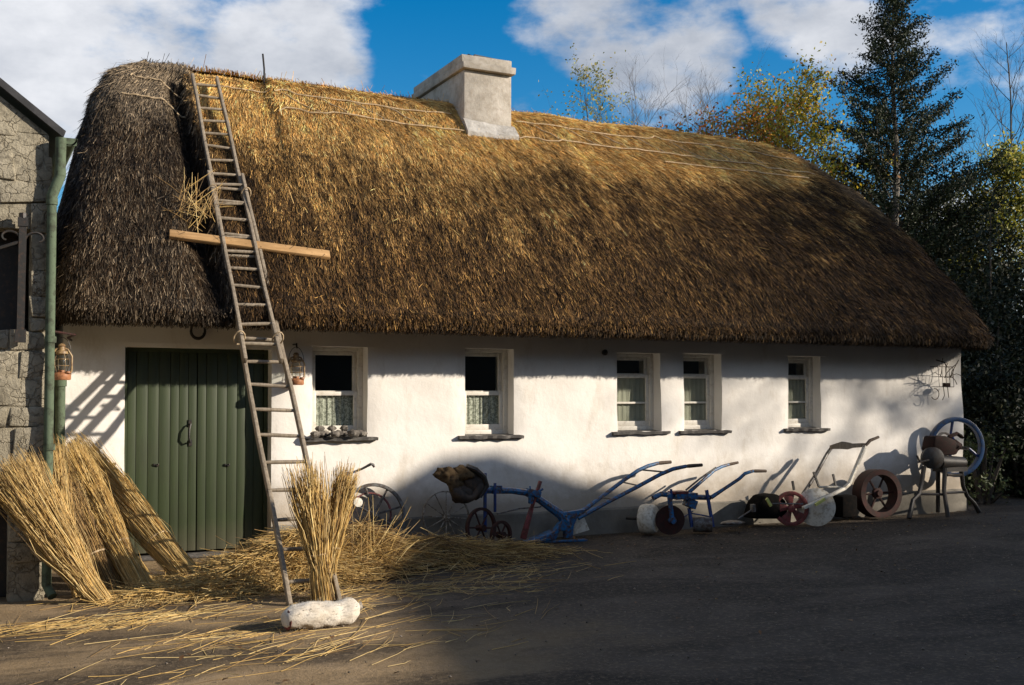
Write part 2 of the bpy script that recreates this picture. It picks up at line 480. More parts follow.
def branch_tree(name, base, height, label, cat, group=None, spread=.35, r0=.09, limbs=12, first=.3, twigs=6, leaf=None, leaf_n=0, leaf_size=.08, cols=None, w=None, bark='bark', mat='leaf', up=.8, lean=(0, 0), clump=.18, sub=1, seed=1, shape=None, mist=.0):
    """trunk, limbs, twigs as tapered tubes; leaves clustered along the twigs"""
    rr = random.Random(seed)
    base = Vector(base); root = empty(name, base, label, cat, group)
    tr = MB(); pts = []; n = 9
    for i in range(n):
        k = i / (n - 1)
        pts.append(base + Vector((lean[0] * k * height + rr.uniform(-.02, .02) * height * (k > 0), lean[1] * k * height + rr.uniform(-.02, .02) * height * (k > 0), k * height)))
    tr.tube(pts, [r0 * (1 - .85 * i / (n - 1)) for i in range(n)], 8)
    br = MB(); tips = []
    for i in range(limbs):
        k = first + (1 - first) * (i + rr.random() * .8) / limbs
        k = min(k, .97)
        f = k * (n - 1); a = int(f); p = pts[a].lerp(pts[min(a + 1, n - 1)], f - a)
        ang = i * 2.4 + rr.uniform(-.4, .4)
        prof = (1 - ((k - first) / (1 - first)) ** 1.3 * .75) if shape is None else shape((k - first) / (1 - first))
        L = height * spread * prof * rr.uniform(.75, 1.2)
        d = Vector((math.cos(ang), math.sin(ang), up * rr.uniform(.6, 1.3)))
        d.normalize(); q = [p]
        for s in range(5):
            d = (d + Vector((rr.uniform(-.22, .22), rr.uniform(-.22, .22), rr.uniform(-.08, .2)))).normalized()
            q.append(q[-1] + d * L / 5)
        rb = r0 * (1 - .8 * k) * .5
        br.tube(q, [rb * (1 - .16 * s) for s in range(6)], 5)
        for j in range(twigs):
            s = rr.uniform(.25, 1) * 5; b = min(int(s), 4); o = q[b].lerp(q[b + 1], s - b)
            td = (d + Vector((rr.uniform(-1, 1), rr.uniform(-1, 1), rr.uniform(-.3, .9)))).normalized()
            tl = L * rr.uniform(.25, .5); w_ = [o]
            for e in range(3):
                td = (td + Vector((rr.uniform(-.3, .3), rr.uniform(-.3, .3), rr.uniform(-.1, .25)))).normalized()
                w_.append(w_[-1] + td * tl / 3)
            br.tube(w_, [rb * .4, rb * .3, rb * .2, rb * .1], 4, caps=False)
            tips += w_[1:]
            for e in range(sub):
                o2 = w_[rr.randint(1, 3)]; td2 = (td + Vector((rr.uniform(-1, 1), rr.uniform(-1, 1), rr.uniform(-.2, .8)))).normalized()
                e2 = o2 + td2 * tl * .5
                br.tube([o2, o2.lerp(e2, .5) + Vector((0, 0, .02)), e2], [rb * .2, rb * .14, rb * .07], 3, caps=False); tips.append(e2)
    tr.build('trunk', M[bark], root)
    br.build('branches', M[bark], root)
    if leaf_n:
        T = np.array([tuple(p) for p in tips])
        P = T[rng.randint(0, len(T), leaf_n)] + rng.normal(0, clump, (leaf_n, 3))
        leaf_mesh('crown', P, leaf_size, pal_tint(leaf_n, cols, w), M[mat], root)
    return root

def bush(name, base, rad, label, cat, group, n, size, cols, w, mat='leaf_gloss', clumps=60, seed=0, trunk=.06, hollow=.55, csize=.16):
    """shrub: stems plus leaf clumps spread through an uneven volume"""
    rs = np.random.RandomState(seed); base = Vector(base)
    root = empty(name, base, label, cat, group)
    ctr = np.array([base.x, base.y, base.z + rad[2]])
    d = rs.normal(size=(clumps, 3)); d /= np.linalg.norm(d, axis=1)[:, None]
    q = rs.uniform(hollow, 1.0, clumps)[:, None] * (1 + .28 * np.sin(d[:, :1] * 5 + seed) * np.cos(d[:, 2:] * 4 + seed * 2))
    C = ctr + d * q * np.array(rad)
    C[:, 2] = np.maximum(C[:, 2], base.z + .12)
    k = rs.randint(0, clumps, n); cs = rs.uniform(.6, 1.5, clumps)
    P = C[k] + rs.normal(0, 1, (n, 3)) * (csize * min(rad[0], rad[2]) * cs[k])[:, None]
    P[:, 2] = np.maximum(P[:, 2], base.z + .02)
    leaf_mesh('crown', P, size, pal_tint(n, cols, w), M[mat], root)
    m = MB()
    for i in range(min(clumps, 26)):
        c = Vector(C[i]); mid = base.lerp(c, .5) + Vector((0, 0, -.1 * rad[2]))
        m.tube([base + Vector((rs.uniform(-.1, .1), rs.uniform(-.1, .1), 0)), mid, c], [trunk, trunk * .6, trunk * .2], 5, caps=False)
    m.build('trunk', M['bark'], root)
    return root

# ------------------------------------------------------------------ the ground
def smooth_noise(x, y, seed=0):
    r = np.random.RandomState(seed); o = np.zeros_like(x, dtype=float)
    for i in range(7):
        a, b, p = r.normal(0, 1.2), r.normal(0, 1.2), r.uniform(0, 6.28)
        o += np.sin(a * x + b * y + p) / 7
    return o

gx = np.concatenate([[-400, -120, -40], np.linspace(-12, 26, 150), [45, 120, 400]])
gy = np.concatenate([[-400, -120, -40], np.linspace(-18, 12, 130), [40, 120, 400]])
X, Y = np.meshgrid(gx, gy); Z = smooth_noise(X * 1.3, Y * 1.3, 3) * .02 - .012
Z[(np.abs(X) > 30) | (np.abs(Y) > 20)] = 0
V = np.stack([X, Y, Z], -1).reshape(-1, 3); nx = len(gx)
i = np.arange(len(gy) - 1)[:, None] * nx + np.arange(nx - 1)[None, :]
Fc = np.stack([i, i + 1, i + nx + 1, i + nx], -1).reshape(-1, 4)
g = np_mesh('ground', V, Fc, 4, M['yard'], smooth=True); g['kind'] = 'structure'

# ------------------------------------------------------------------ the cottage
XL, XR, YB = .85, 12.76, 6.2
cottage = empty('thatched_cottage', (6.8, 3.1, 0), 'long low whitewashed cottage with a thatched roof, green double door and five windows', 'cottage')

def rect_px(u0, u1, v0, v1, Y=0.0):
    a, b = at(u0, v0, Y), at(u1, v1, Y)
    return a.x, b.x, b.z, a.z
WIN = [rect_px(312.5, 368, 346, 437), rect_px(465.5, 514.5, 348, 435), rect_px(618, 661.5, 352.5, 431),
       rect_px(684, 722.5, 353.5, 430), rect_px(788.5, 822, 356, 428)]
DOOR = rect_px(125.5, 271, 346.5, 560); DOOR = (DOOR[0], DOOR[1], -.02, DOOR[3])
HOLES = WIN + [DOOR]

def cuts(lo, hi, marks, step):
    ms = sorted(set([lo, hi] + [m for m in marks if lo < m < hi])); out = []
    for a, b in zip(ms[:-1], ms[1:]):
        n = max(1, int(round((b - a) / step))); out += [a + (b - a) * k / n for k in range(n)]
    return np.array(out + [hi])
xs = cuts(XL, XR, [h[0] for h in HOLES] + [h[1] for h in HOLES], .085)
zs = cuts(-.05, 2.66, [h[2] for h in HOLES] + [h[3] for h in HOLES], .085)
XX, ZZ = np.meshgrid(xs, zs)
YY = smooth_noise(XX * 2.2, ZZ * 2.2, 5) * .035 + smooth_noise(XX * 7, ZZ * 7, 6) * .011
inside = np.zeros_like(XX, bool); edge = np.zeros_like(XX, bool)
cellx, cellz = (xs[:-1] + xs[1:]) / 2, (zs[:-1] + zs[1:]) / 2
CX_, CZ_ = np.meshgrid(cellx, cellz); hole = np.zeros_like(CX_, bool)
for h in HOLES:
    hole |= (CX_ > h[0]) & (CX_ < h[1]) & (CZ_ > h[2]) & (CZ_ < h[3])
pad = np.pad(hole, 1); touch = pad[:-1, :-1] | pad[1:, :-1] | pad[:-1, 1:] | pad[1:, 1:]
solid = np.pad(~hole, 1); anys = solid[:-1, :-1] | solid[1:, :-1] | solid[:-1, 1:] | solid[1:, 1:]
rim = touch & anys
YY[rim] += .014
nxw = len(xs); nv = XX.size
front = np.stack([XX, YY, ZZ], -1).reshape(-1, 3); back = np.stack([XX, np.full_like(XX, .5), ZZ], -1).reshape(-1, 3)
mid = np.stack([XX + 0, YY * 0 + .035, ZZ], -1).reshape(-1, 3)
faces = []
def vid(i, j): return i * nxw + j
rows, cols = hole.shape
for a in range(rows):
    for b in range(cols):
        if hole[a, b]: continue
        q = (vid(a, b), vid(a, b + 1), vid(a + 1, b + 1), vid(a + 1, b))
        faces.append(q); faces.append(tuple(k + nv for k in reversed(q)))
        for (da, db, e) in ((-1, 0, (0, 1)), (1, 0, (2, 3)), (0, -1, (3, 0)), (0, 1, (1, 2))):
            na, nb = a + da, b + db
            if not (0 <= na < rows and 0 <= nb < cols) or hole[na, nb]:
                p, r_ = q[e[0]], q[e[1]]
                faces.append((r_, p, p + nv, r_ + nv))
me = bpy.data.meshes.new('wall'); me.from_pydata([tuple(p) for p in np.concatenate([front, back])], [], faces); me.validate()
me.polygons.foreach_set('use_smooth', np.ones(len(me.polygons), bool)); me.set_sharp_from_angle(angle=R(50))
wall = link('front_wall', me, M['wall'], cottage)
for x in (XL + .25, XR - .25): MB().box((x, (.5 + YB) / 2, 1.35), (.5, YB - .5 - .004, 2.60)).build('end_wall', M['wall'], cottage)
MB().box(((XL + XR) / 2, YB - .25, 1.35), (XR - XL - 1.01, .5, 2.60)).build('back_wall', M['wall'], cottage)
MB().box(((XL + XR) / 2, 3.1, 2.645), (XR - XL - 1.1, YB - 1.1, .03)).build('ceiling_boards', M['inside'], cottage)
MB().box(((XL + XR) / 2, 2.4, 1.33), (XR - XL - 1.02, .06, 2.68)).build('room_partition', M['inside'], cottage)

# plinth, cut at the doorway
def plinth(x0, x1):
    n = int((x1 - x0) / .12) + 1; xx = np.linspace(x0, x1, n); vs = []; fs = []
    for k, x in enumerate(xx):
        o = -.045 + math.sin(x * 3.1) * .006 + random.uniform(-.003, .003); tz = .29 + math.sin(x * 1.7) * .008 + random.uniform(-.006, .006)
        vs += [(x, o, -.06), (x, o, tz - .015), (x, o + .014, tz), (x, .03, tz + .006)]
    for k in range(n - 1):
        for j in range(3): fs.append((k * 4 + j, k * 4 + 4 + j, k * 4 + 5 + j, k * 4 + 1 + j))
    return vs, fs
m = MB(); m.add(*plinth(XL - .02, DOOR[0] - .01)); m.add(*plinth(DOOR[1] + .02, XR + .03))
m.add([(XR + .03, -.045, -.06), (XR + .03, 6.2, -.06), (XR + .03, 6.2, .29), (XR + .03, -.045, .29)], [(0, 1, 2, 3)])
m.build('plinth', M['plinth'], cottage)

# ---- windows
def window(r, lace, idx):
    x0, x1, z0, z1 = r; yf = .17; w, h = x1 - x0, z1 - z0; fw = .055
    f = MB()
    f.box(((x0 + fw / 2), yf + .05, (z0 + z1) / 2), (fw, .10, h - .002)); f.box((x1 - fw / 2, yf + .05, (z0 + z1) / 2), (fw, .10, h - .002))
    f.box(((x0 + x1) / 2, yf + .052, z1 - .02), (w - 2 * fw, .10, .04)); f.box(((x0 + x1) / 2, yf + .052, z0 + .03), (w - 2 * fw, .10, .06))
    win = f.build('window', M['frame'], cottage, bevel=.004)
    ix0, ix1, iz0, iz1 = x0 + fw, x1 - fw, z0 + .06, z1 - .04
    midz = iz0 + (iz1 - iz0) * (.47 if lace else .50)
    sw = .042
    def sash(za, zb, y, bars=()):
        s = MB()
        s.box((ix0 + sw / 2 + .001, y, (za + zb) / 2), (sw, .035, zb - za)); s.box((ix1 - sw / 2 - .001, y, (za + zb) / 2), (sw, .035, zb - za))
        s.box(((ix0 + ix1) / 2, y, zb - sw / 2), (ix1 - ix0 - 2 * sw - .002, .034, sw)); s.box(((ix0 + ix1) / 2, y, za + .03), (ix1 - ix0 - 2 * sw - .002, .034, .06 if za < midz - .1 else sw))
        for b in bars: s.box(((ix0 + ix1) / 2, y, b), (ix1 - ix0 - 2 * sw - .002, .03, .024))
        s.build('sash', M['frame'], win, bevel=.003)
        MB().box(((ix0 + ix1) / 2, y + .006, (za + zb) / 2), (ix1 - ix0 - 2 * sw + .01, .004, zb - za - 2 * sw + .01)).build('pane', M['glass'], win, smooth=0)
    H = iz1 - iz0
    if lace:
        sash(midz - .02, iz1 - .001, yf + .075); sash(iz0 + .001, midz + .02, yf + .036)
        top = midz - .024; cm = M['lace']; amp = .006
    else:
        sash(iz0 + H * .70, iz1 - .001, yf + .075); sash(iz0 + .001, iz0 + H * .70 + .035, yf + .036, (iz0 + H * .335,))
        top = iz0 + H * .695; cm = M['net']; amp = .003
    n = 60; vs = []; fs = []
    for k in range(n + 1):
        x = ix0 - .01 + (ix1 - ix0 + .02) * k / n
        y = yf + .066 + amp * math.sin(k * .75 + idx) + amp * .6 * math.sin(k * 1.9)
        vs += [(x, y, iz0 - .05), (x, y, top)]
    for k in range(n): fs.append((2 * k, 2 * k + 2, 2 * k + 3, 2 * k + 1))
    MB().add(vs, fs).build('curtain', cm, win, smooth=80)
    s = MB(); nn = 14; a, b = x0 - .09, x1 + .10; vs = []; fs = []
    for k in range(nn + 1):
        x = a + (b - a) * k / nn; e = random.uniform(-.008, .008)
        g_ = random.uniform(-.007, .007); vs += [(x, -.048 + e, z0 - .036 + g_), (x, -.055 + e * 1.4, z0 - .004 + g_ * .6), (x, .19, z0 + .012), (x, .19, z0 - .040)]
    for k in range(nn):
        for j in range(4): fs.append((4 * k + j, 4 * k + 4 + j, 4 * k + 4 + (j + 1) % 4, 4 * k + (j + 1) % 4))
    fs += [(3, 2, 1, 0), tuple(4 * nn + j for j in range(4))]
    s.add(vs, fs).build('sill', M['sillstone'], win, smooth=0)
for k, r in enumerate(WIN): window(r, k < 2, k)

# ---- double door
dx0, dx1, _, dz1 = DOOR; yd = .175
fr = MB(); fr.box((dx0 + .02, yd + .04, dz1 / 2), (.04, .10, dz1 - .01)); fr.box((dx1 - .02, yd + .04, dz1 / 2), (.04, .10, dz1 - .01)); fr.box(((dx0 + dx1) / 2, yd + .041, dz1 - .02), (dx1 - dx0 - .08, .10, .04))
fr.build('door_frame', M['door'], cottage)
mid_x = (dx0 + dx1) / 2 + .0
for side, (a, b) in enumerate(((dx0 + .043, mid_x - .004), (mid_x + .004, dx1 - .043))):
    m = MB(); nb = 7
    ws = [random.uniform(.85, 1.15) for _ in range(nb)]; tot = sum(ws); x = a
    for k, w_ in enumerate(ws):
        wd = (b - a) * w_ / tot
        m.box((x + wd / 2, yd + .022 + random.uniform(-.0018, .0018), dz1 / 2 + .01), (wd - .004, .032, dz1 - .09))
        x += wd
    m.box(((a + b) / 2, yd + .058, .35), (b - a - .02, .03, .12)); m.box(((a + b) / 2, yd + .058, 1.6), (b - a - .02, .03, .12))
    door = m.build('door', M['door'], cottage, bevel=.002)
    if side == 0:
        p = at(190, 434, yd); h = MB()
        h.tube([p + Vector((0, .0, .1)), p + Vector((0, -.035, .10)), p + Vector((-.015, -.055, .05)), p + Vector((-.02, -.058, -.03)), p + Vector((-.005, -.045, -.075)), p + Vector((0, .0, -.08))], .009, 8)
        h.box(p + Vector((.0, .0, .11)), (.03, .012, .07)); h.box(p + Vector((.005, .0, -.09)), (.03, .012, .06))
        h.build('handle', M['black'], door)
    q = at(156 if side == 0 else 227, 465, yd); h = MB()
    h.box(q + Vector((0, -.004, 0)), (.05, .012, .018), Matrix.Rotation(.3, 3, 'Y')); h.tube([q, q + Vector((.02, -.03, .01))], .006, 6); h.build('latch', M['black'], door)
MB().box(((dx0 + dx1) / 2, .20, .015), (dx1 - dx0 - .09, .36, .03)).build('threshold', M['sillstone'], cottage, bevel=.006)

# ---- thatch
PROF = np.array([(.30, 2.60), (-.05, 2.40), (-.35, 2.345), (-.58, 2.29), (-.66, 2.30), (-.69, 2.355), (-.655, 2.435), (-.52, 2.55), (-.3, 2.745), (0, 3.01), (.5, 3.47), (1, 3.93), (1.5, 4.385), (2, 4.83), (2.5, 5.275), (2.75, 5.50), (2.9, 5.645), (3.0, 5.73), (3.07, 5.765)])
seg = np.concatenate([[0], np.cumsum(np.linalg.norm(np.diff(PROF, axis=0), axis=1))])
NK = 110
ss = np.concatenate([np.linspace(0, seg[6], 26)[:-1], np.linspace(seg[6], seg[-1], NK - 25)])
py, pz = np.interp(ss, seg, PROF[:, 0]), np.interp(ss, seg, PROF[:, 1])
xl = np.interp(pz, [2.25, 2.4, 3.0, 3.93, 4.83, 5.3, 5.6, 5.77], [.82, .80, .90, 1.10, 1.28, 1.42, 1.60, 1.95])
xr = np.interp(pz, [2.25, 2.4, 2.75, 3.2, 3.95, 4.9, 5.4, 5.7, 5.77], [12.84, 12.90, 13.06, 13.22, 13.30, 13.02, 12.62, 12.0, 11.5])
iu = ss < seg[3]
xl[iu] += (seg[3] - ss[iu]) * .12; xr[iu] -= (seg[3] - ss[iu]) * .35
def loop(k):
    y0, y1, a, b = py[k], 6.2 - py[k], xl[k], xr[k]
    r = min(.55, (y1 - y0) / 2 * .98)
    rl = min(.26, r)
    pts = []
    NF = 330
    for i in range(NF): pts.append((a + rl + (b - a - r - rl) * i / (NF - 1), y0))
    for i in range(1, 18): t_ = math.pi / 2 * i / 18; pts.append((b - r + r * math.sin(t_), y0 + r - r * math.cos(t_)))
    for i in range(40): pts.append((b, y0 + r + (y1 - y0 - 2 * r) * i / 39))
    for i in range(1, 10): t_ = math.pi / 2 * i / 10; pts.append((b - r + r * math.cos(t_), y1 - r + r * math.sin(t_)))
    for i in range(60): pts.append((b - r - (b - a - r - rl) * i / 59, y1))
    for i in range(1, 10): t_ = math.pi / 2 * i / 10; pts.append((a + rl - rl * math.sin(t_), y1 - rl + rl * math.cos(t_)))
    for i in range(40): pts.append((a, y1 - rl - (y1 - y0 - 2 * rl) * i / 39))
    for i in range(1, 18): t_ = math.pi / 2 * i / 18; pts.append((a + rl - rl * math.cos(t_), y0 + rl - rl * math.sin(t_)))
    return np.array([(x, y, pz[k]) for x, y in pts])
G = np.stack([loop(k) for k in range(len(ss))])            # (K, I, 3)
def grid_normals(G):
    du = np.roll(G, -1, 1) - np.roll(G, 1, 1); dv = np.gradient(G, axis=0)
    n = np.cross(du, dv); return n / (np.linalg.norm(n, axis=2)[..., None] + 1e-9)
N_ = grid_normals(G)
gxx, gyy, gzz = G[..., 0], G[..., 1], G[..., 2]
off = smooth_noise(gxx * 1.8, gzz * 2.2 + gyy, 11) * .045 + smooth_noise(gxx * 6, gzz * 5 + gyy, 12) * .018
outer = np.clip((ss - seg[4]) / .25, 0, 1)[:, None]
frontm = (gyy < 3.08)
xg = np.interp(gzz, [2.25, 3.2, 4.3, 5.2, 5.77], [2.27, 2.27, 2.37, 2.43, 2.46])       # the cut in the thatch beside the ladder
dxg = gxx - xg
cut = np.where(dxg < 0, np.clip((dxg + .32) / .24, 0, 1), np.clip(1 - dxg / .03, 0, 1))
off -= frontm * cut * .22 * np.clip((5.72 - gzz) / .25, 0, 1) * (.45 + .55 * np.clip((gzz - 2.6) / .9, 0, 1)) * np.clip((gzz - 2.2) / .3, 0, 1)
strip = np.clip((gxx - xg) / .05, 0, 1) * np.clip((3.52 + .02 * np.sin(gzz * 9) - gxx) / .05, 0, 1)
off -= frontm * strip * .07 * np.clip((gzz - 4.3) / .5, 0, 1)
G = G + N_ * (off * outer)[..., None]
K_, I_ = G.shape[:2]
a = np.arange(K_ - 1)[:, None] * I_ + np.arange(I_)[None, :]; b = np.arange(K_ - 1)[:, None] * I_ + (np.arange(I_)[None, :] + 1) % I_
Fq = np.stack([a, b, b + I_, a + I_], -1).reshape(-1, 4)
thatch = np_mesh('thatched_roof', G.reshape(-1, 3), Fq, 4, M['thatch'], cottage, smooth=True)

# straws of the thatch: short stalk ends lying down the slope
def thatch_straws(n):
    k0 = int(np.argmax(ss > seg[3]))
    quad = G
    e1 = quad[:, (np.arange(I_) + 1) % I_] - quad; e2 = np.zeros_like(quad); e2[:-1] = quad[1:] - quad[:-1]
    ar = np.linalg.norm(np.cross(e1, e2), axis=2); ar[:k0] *= .25; ar[-1] = 0
    vis = (quad[..., 1] < 3.3); ar = ar * vis
    ar[ss < seg[2]] = 0
    ar *= np.where((ss > seg[3]) & (ss < seg[7]), 2.2, 1.0)[:, None]
    ar *= np.where(ss > seg[-4], 1.6, 1.0)[:, None]
    p = ar.ravel() / ar.sum(); c = rng.choice(ar.size, n, p=p); kk, ii = np.unravel_index(c, ar.shape)
    u, v = rng.uniform(0, 1, n), rng.uniform(0, 1, n); i2 = (ii + 1) % I_; k2 = np.minimum(kk + 1, K_ - 1)
    P = (quad[kk, ii] * ((1 - u) * (1 - v))[:, None] + quad[kk, i2] * (u * (1 - v))[:, None] + quad[k2, ii] * ((1 - u) * v)[:, None] + quad[k2, i2] * (u * v)[:, None])
    NN = grid_normals(G)[kk, ii]
    flip = np.sign(np.where(kk > k0, NN[:, 2] + .3, -NN[:, 1])); flip[flip == 0] = 1
    if np.mean(NN[kk > 60][:, 2]) < 0: NN = -NN
    D = quad[np.maximum(kk - 1, 0), ii] - quad[k2, ii]; D /= np.linalg.norm(D, axis=1)[:, None] + 1e-9
    T = np.cross(NN, D)
    zz_ = P[:, 2]
    L = rng.uniform(.10, .36, n); wd = rng.uniform(.0016, .0040, n)
    long_ = (rng.uniform(0, 1, n) < .010) & (zz_ > 2.75); L[long_] *= rng.uniform(1.6, 3.2, long_.sum())
    zz = P[:, 2]; xx = P[:, 0]
    # patches lean together, single stalks go astray
    lean = smooth_noise(xx * 3.0, zz * 3.5, 21) * .16 + rng.normal(0, .12, n) + (rng.uniform(0, 1, n) < .05) * rng.normal(0, .6, n)
    lift = rng.uniform(-.03, .12, n) + .10 * np.clip(smooth_noise(xx * 26 + 3, zz * 17, 41), 0, 1) + (rng.uniform(0, 1, n) < .05) * rng.uniform(0, .45, n); lift[long_] *= .5
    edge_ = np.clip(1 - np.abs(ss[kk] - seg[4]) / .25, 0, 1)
    d = D + T * lean[:, None] + NN * lift[:, None]
    d[:, 2] -= edge_ * .4
    d /= np.linalg.norm(d, axis=1)[:, None]
    L *= 1 - .72 * edge_
    roll = rng.uniform(-.9, .9, n)
    s = np.cross(NN, d); s /= np.linalg.norm(s, axis=1)[:, None] + 1e-9
    s = s * np.cos(roll)[:, None] + NN * np.sin(roll)[:, None]
    a0 = P - d * (L * .35)[:, None] + NN * .002
    a1 = P + d * (L * .65)[:, None] + NN * .010
    V = np.stack([a0 - s * wd[:, None], a0 + s * wd[:, None], a1 + s * (wd * .7)[:, None], a1 - s * (wd * .7)[:, None]], 1)
    # colour: fresh straw along the ridge, weathered brown below, old grey thatch beyond the ladder
    streak = smooth_noise(xx * 9 + zz * 1.5, zz * 1.6, 33) + .8 * smooth_noise(xx * 21 + zz * 3, zz * 3.0, 34)
    mott = smooth_noise(xx * 26 + 3, zz * 17, 41) + .9 * smooth_noise(xx * 55, zz * 30 + 1, 42) + .6 * smooth_noise(xx * 13, zz * 6, 43)      # tufts a hand wide
    nz = streak * .3 + smooth_noise(xx * 1.1, zz * 1.5, 31) * .9 + smooth_noise(xx * 4, zz * 2.5, 32) * .4
    zband = np.interp(xx, [2.6, 3.4, 5, 8, 10, 11.4, 12.2, 12.6], [5.1, 4.75, 4.65, 4.65, 4.75, 4.8, 5.2, 6.4])
    band = np.clip((zz - zband + nz * .28 + rng.normal(0, .06, n)) / .32 + .5, 0, 1)
    zb = np.interp(xx, [2.6, 3.4, 5, 8, 10, 12.5], [4.6, 4.25, 4.3, 4.5, 4.75, 5.2])
    g_ = np.clip((zz - zb + nz * .8 + mott * .9 + rng.normal(0, .3, n)) / 1.7 + .42, 0, 1)
    fresh = np.array([.70, .395, .115]); fresh2 = np.array([.82, .55, .22]); gold = np.array([.50, .285, .085]); brown = np.array([.15, .080, .028]); grey = np.array([.068, .050, .031]); dk = np.array([.030, .017, .007])
    right_dark = np.clip((xx - 8.2 + (4.2 - zz) * 1.1) / 3.2, 0, 1)[:, None] * .6  # lower stalks darken further towards the right end
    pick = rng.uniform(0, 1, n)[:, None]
    low_ = np.where(pick > .66, dk, np.where(pick < .1, gold * .8, brown)) * (1 - right_dark)
    mid_ = np.where(pick > .80, brown, np.where(pick < .2, fresh2 * .85, gold))
    c_ = low_ + (mid_ - low_) * g_[:, None]
    top = np.where(pick < .35, fresh2, fresh) * (.88 + .18 * np.clip(mott, -1, 1))[:, None]
    c_ = c_ + (top - c_) * band[:, None]
    old = np.clip((2.45 - xx + (zz - 2.3) * .05) / .15, 0, 1)
    oldtop = np.clip((zz - 5.0 + nz * .35) / .55 + .3, 0, 1)[:, None]
    c_old = np.where(pick < .2 + .12 * np.clip(mott, -1, 1)[:, None], np.array([.20, .15, .096]), np.where(pick > .45, dk * 1.1, grey))
    c_old = c_old + (np.where(pick < .5, np.array([.29, .225, .15]), np.array([.13, .098, .064])) - c_old) * oldtop
    c_ = c_ + (c_old - c_) * old[:, None]
    under = np.clip((3.02 - xx) / .12, 0, 1) * (xx > 2.35) * np.clip((4.9 - zz) / .8, 0, 1)          # darker stalks low down in the working strip
    c_ = c_ + (np.where(pick < .15, brown, dk) - c_) * (under * .8)[:, None]
    xcut = np.interp(zz, [2.25, 3.2, 4.3, 5.2, 5.77], [2.27, 2.27, 2.37, 2.43, 2.46])
    bare = ((xx < xcut + .02) & (xx > xcut - .20) & (zz < 5.6) & (zz > 2.5)) * .85          # shadow inside the cut, put into the straw colour
    c_ = c_ + (dk * .6 - c_) * bare[:, None]
    hip = np.clip((xx - (12.35 - .45 * (zz - 4.6))) / .25, 0, 1) * np.clip((zz - 4.2) / .5, 0, 1)      # older grey-brown thatch on the far hip
    c_ = c_ + (np.array([.15, .105, .06]) - c_) * (hip * .85)[:, None]
    calm = 1 - .55 * np.maximum(band, (old * oldtop[:, 0]))
    c_ = c_ * (1 + .5 * calm * np.clip(mott, -1.2, 1.2))[:, None]
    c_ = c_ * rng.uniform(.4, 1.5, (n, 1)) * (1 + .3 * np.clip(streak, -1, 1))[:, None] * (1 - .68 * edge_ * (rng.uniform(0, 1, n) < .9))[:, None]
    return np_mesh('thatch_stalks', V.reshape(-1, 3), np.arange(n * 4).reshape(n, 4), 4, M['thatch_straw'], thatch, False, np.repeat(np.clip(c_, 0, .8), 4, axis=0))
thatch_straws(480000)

def on_thatch(x, prof_s, lift=.012):
    k = int(np.argmin(np.abs(ss - prof_s))); row = G[k, :330]
    i = int(np.argmin(np.abs(row[:, 0] - x))); return Vector(row[i]) + Vector((0, -.7, .72)) * lift
def slope_s(z): return np.interp(z, PROF[6:, 1], seg[6:])

# hazel rods pinned along the ridge
def rod(x0, x1, z0, z1, n=26, r=.0095, lift=.034):
    pts = []
    for k in range(n):
        q = k / (n - 1); x = x0 + (x1 - x0) * q
        pts.append(on_thatch(x, slope_s(z0 + (z1 - z0) * q) + math.sin(k * .9) * .007, lift + .004 * math.sin(k * 1.4)))
    MB().tube(pts, r, 6).build('hazel_rod', M['rod'], thatch)
for (x0, x1, z0, z1) in ((3.55, 6.0, 5.52, 5.50), (3.5, 6.1, 5.20, 5.22), (7.0, 9.6, 5.50, 5.52), (9.5, 12.0, 5.52, 5.42), (6.9, 9.4, 5.20, 5.22), (9.3, 12.1, 5.23, 5.12), (9.2, 11.9, 5.04, 5.02), (1.75, 2.4, 5.48, 5.46), (1.6, 2.4, 5.15, 5.13), (2.6, 3.5, 5.55, 5.53)):
    rod(x0, x1, z0, z1)
for x0 in (3.6, 4.1, 4.6, 5.1, 7.2, 7.8, 8.4, 9.0, 9.6, 10.2, 10.8):
    rod(x0, x0 + .45, 5.50, 5.21, 6, .008, .022)

# ---- chimney
cf = 2.55; a, b = at(464.5, 100, cf), at(512, 100, cf); ct = at(488, 72, cf).z
cx0, cx1, cb = a.x, b.x, 4.35
m = MB(); 
for k in range(1): m.box(((cx0 + cx1) / 2, (cf + cb) / 2, (4.6 + ct) / 2), (cx1 - cx0, cb - cf, ct - 4.6), jit=.008)
chim = m.build('chimney', M['chimney'], cottage, bevel=.02)
m = MB(); m.box(((cx0 + cx1) / 2 - .015, (cf + cb) / 2, ct + .045), (cx1 - cx0 + .08, cb - cf + .16, .09), jit=.008); m.box(((cx0 + cx1) / 2 - .02, (cf + cb) / 2 + .02, ct + .145), (cx1 - cx0 + .03, cb - cf + .04, .10), jit=.01)
m.build('cap', M['chimney'], chim, bevel=.012)
m = MB(); m.box(((cx0 + cx1) / 2 + .02, cf + .3, ct + .211), (.42, .5, .03), Matrix.Rotation(.06, 3, 'Y')); m.tube([((cx0 + cx1) / 2 - .2, cf + .1, ct + .22), ((cx0 + cx1) / 2 - .22, cf + .2, ct + .27)], .014, 5)
m.build('cover_slate', M['slate'], chim)
vs = []; fs = []
for k in range(13):
    x = cx0 - .02 + (cx1 - cx0 + .05) * k / 12; e = random.uniform(-.012, .012)
    zt = 5.42 - .05 * k / 12 + e
    vs += [(x, cf - .16 + e, 5.15 + e - .03), (x, cf - .17, 5.22 + e), (x, cf - .03, zt), (x, cf + .03, zt + .03)]
for k in range(12):
    for j in range(3): fs.append((4 * k + j, 4 * k + 4 + j, 4 * k + 5 + j, 4 * k + 1 + j))
fs += [(0, 1, 2, 3), (48, 49, 50, 51)]
MB().add(vs, fs).build('flashing', M['flash'], chim, smooth=30)

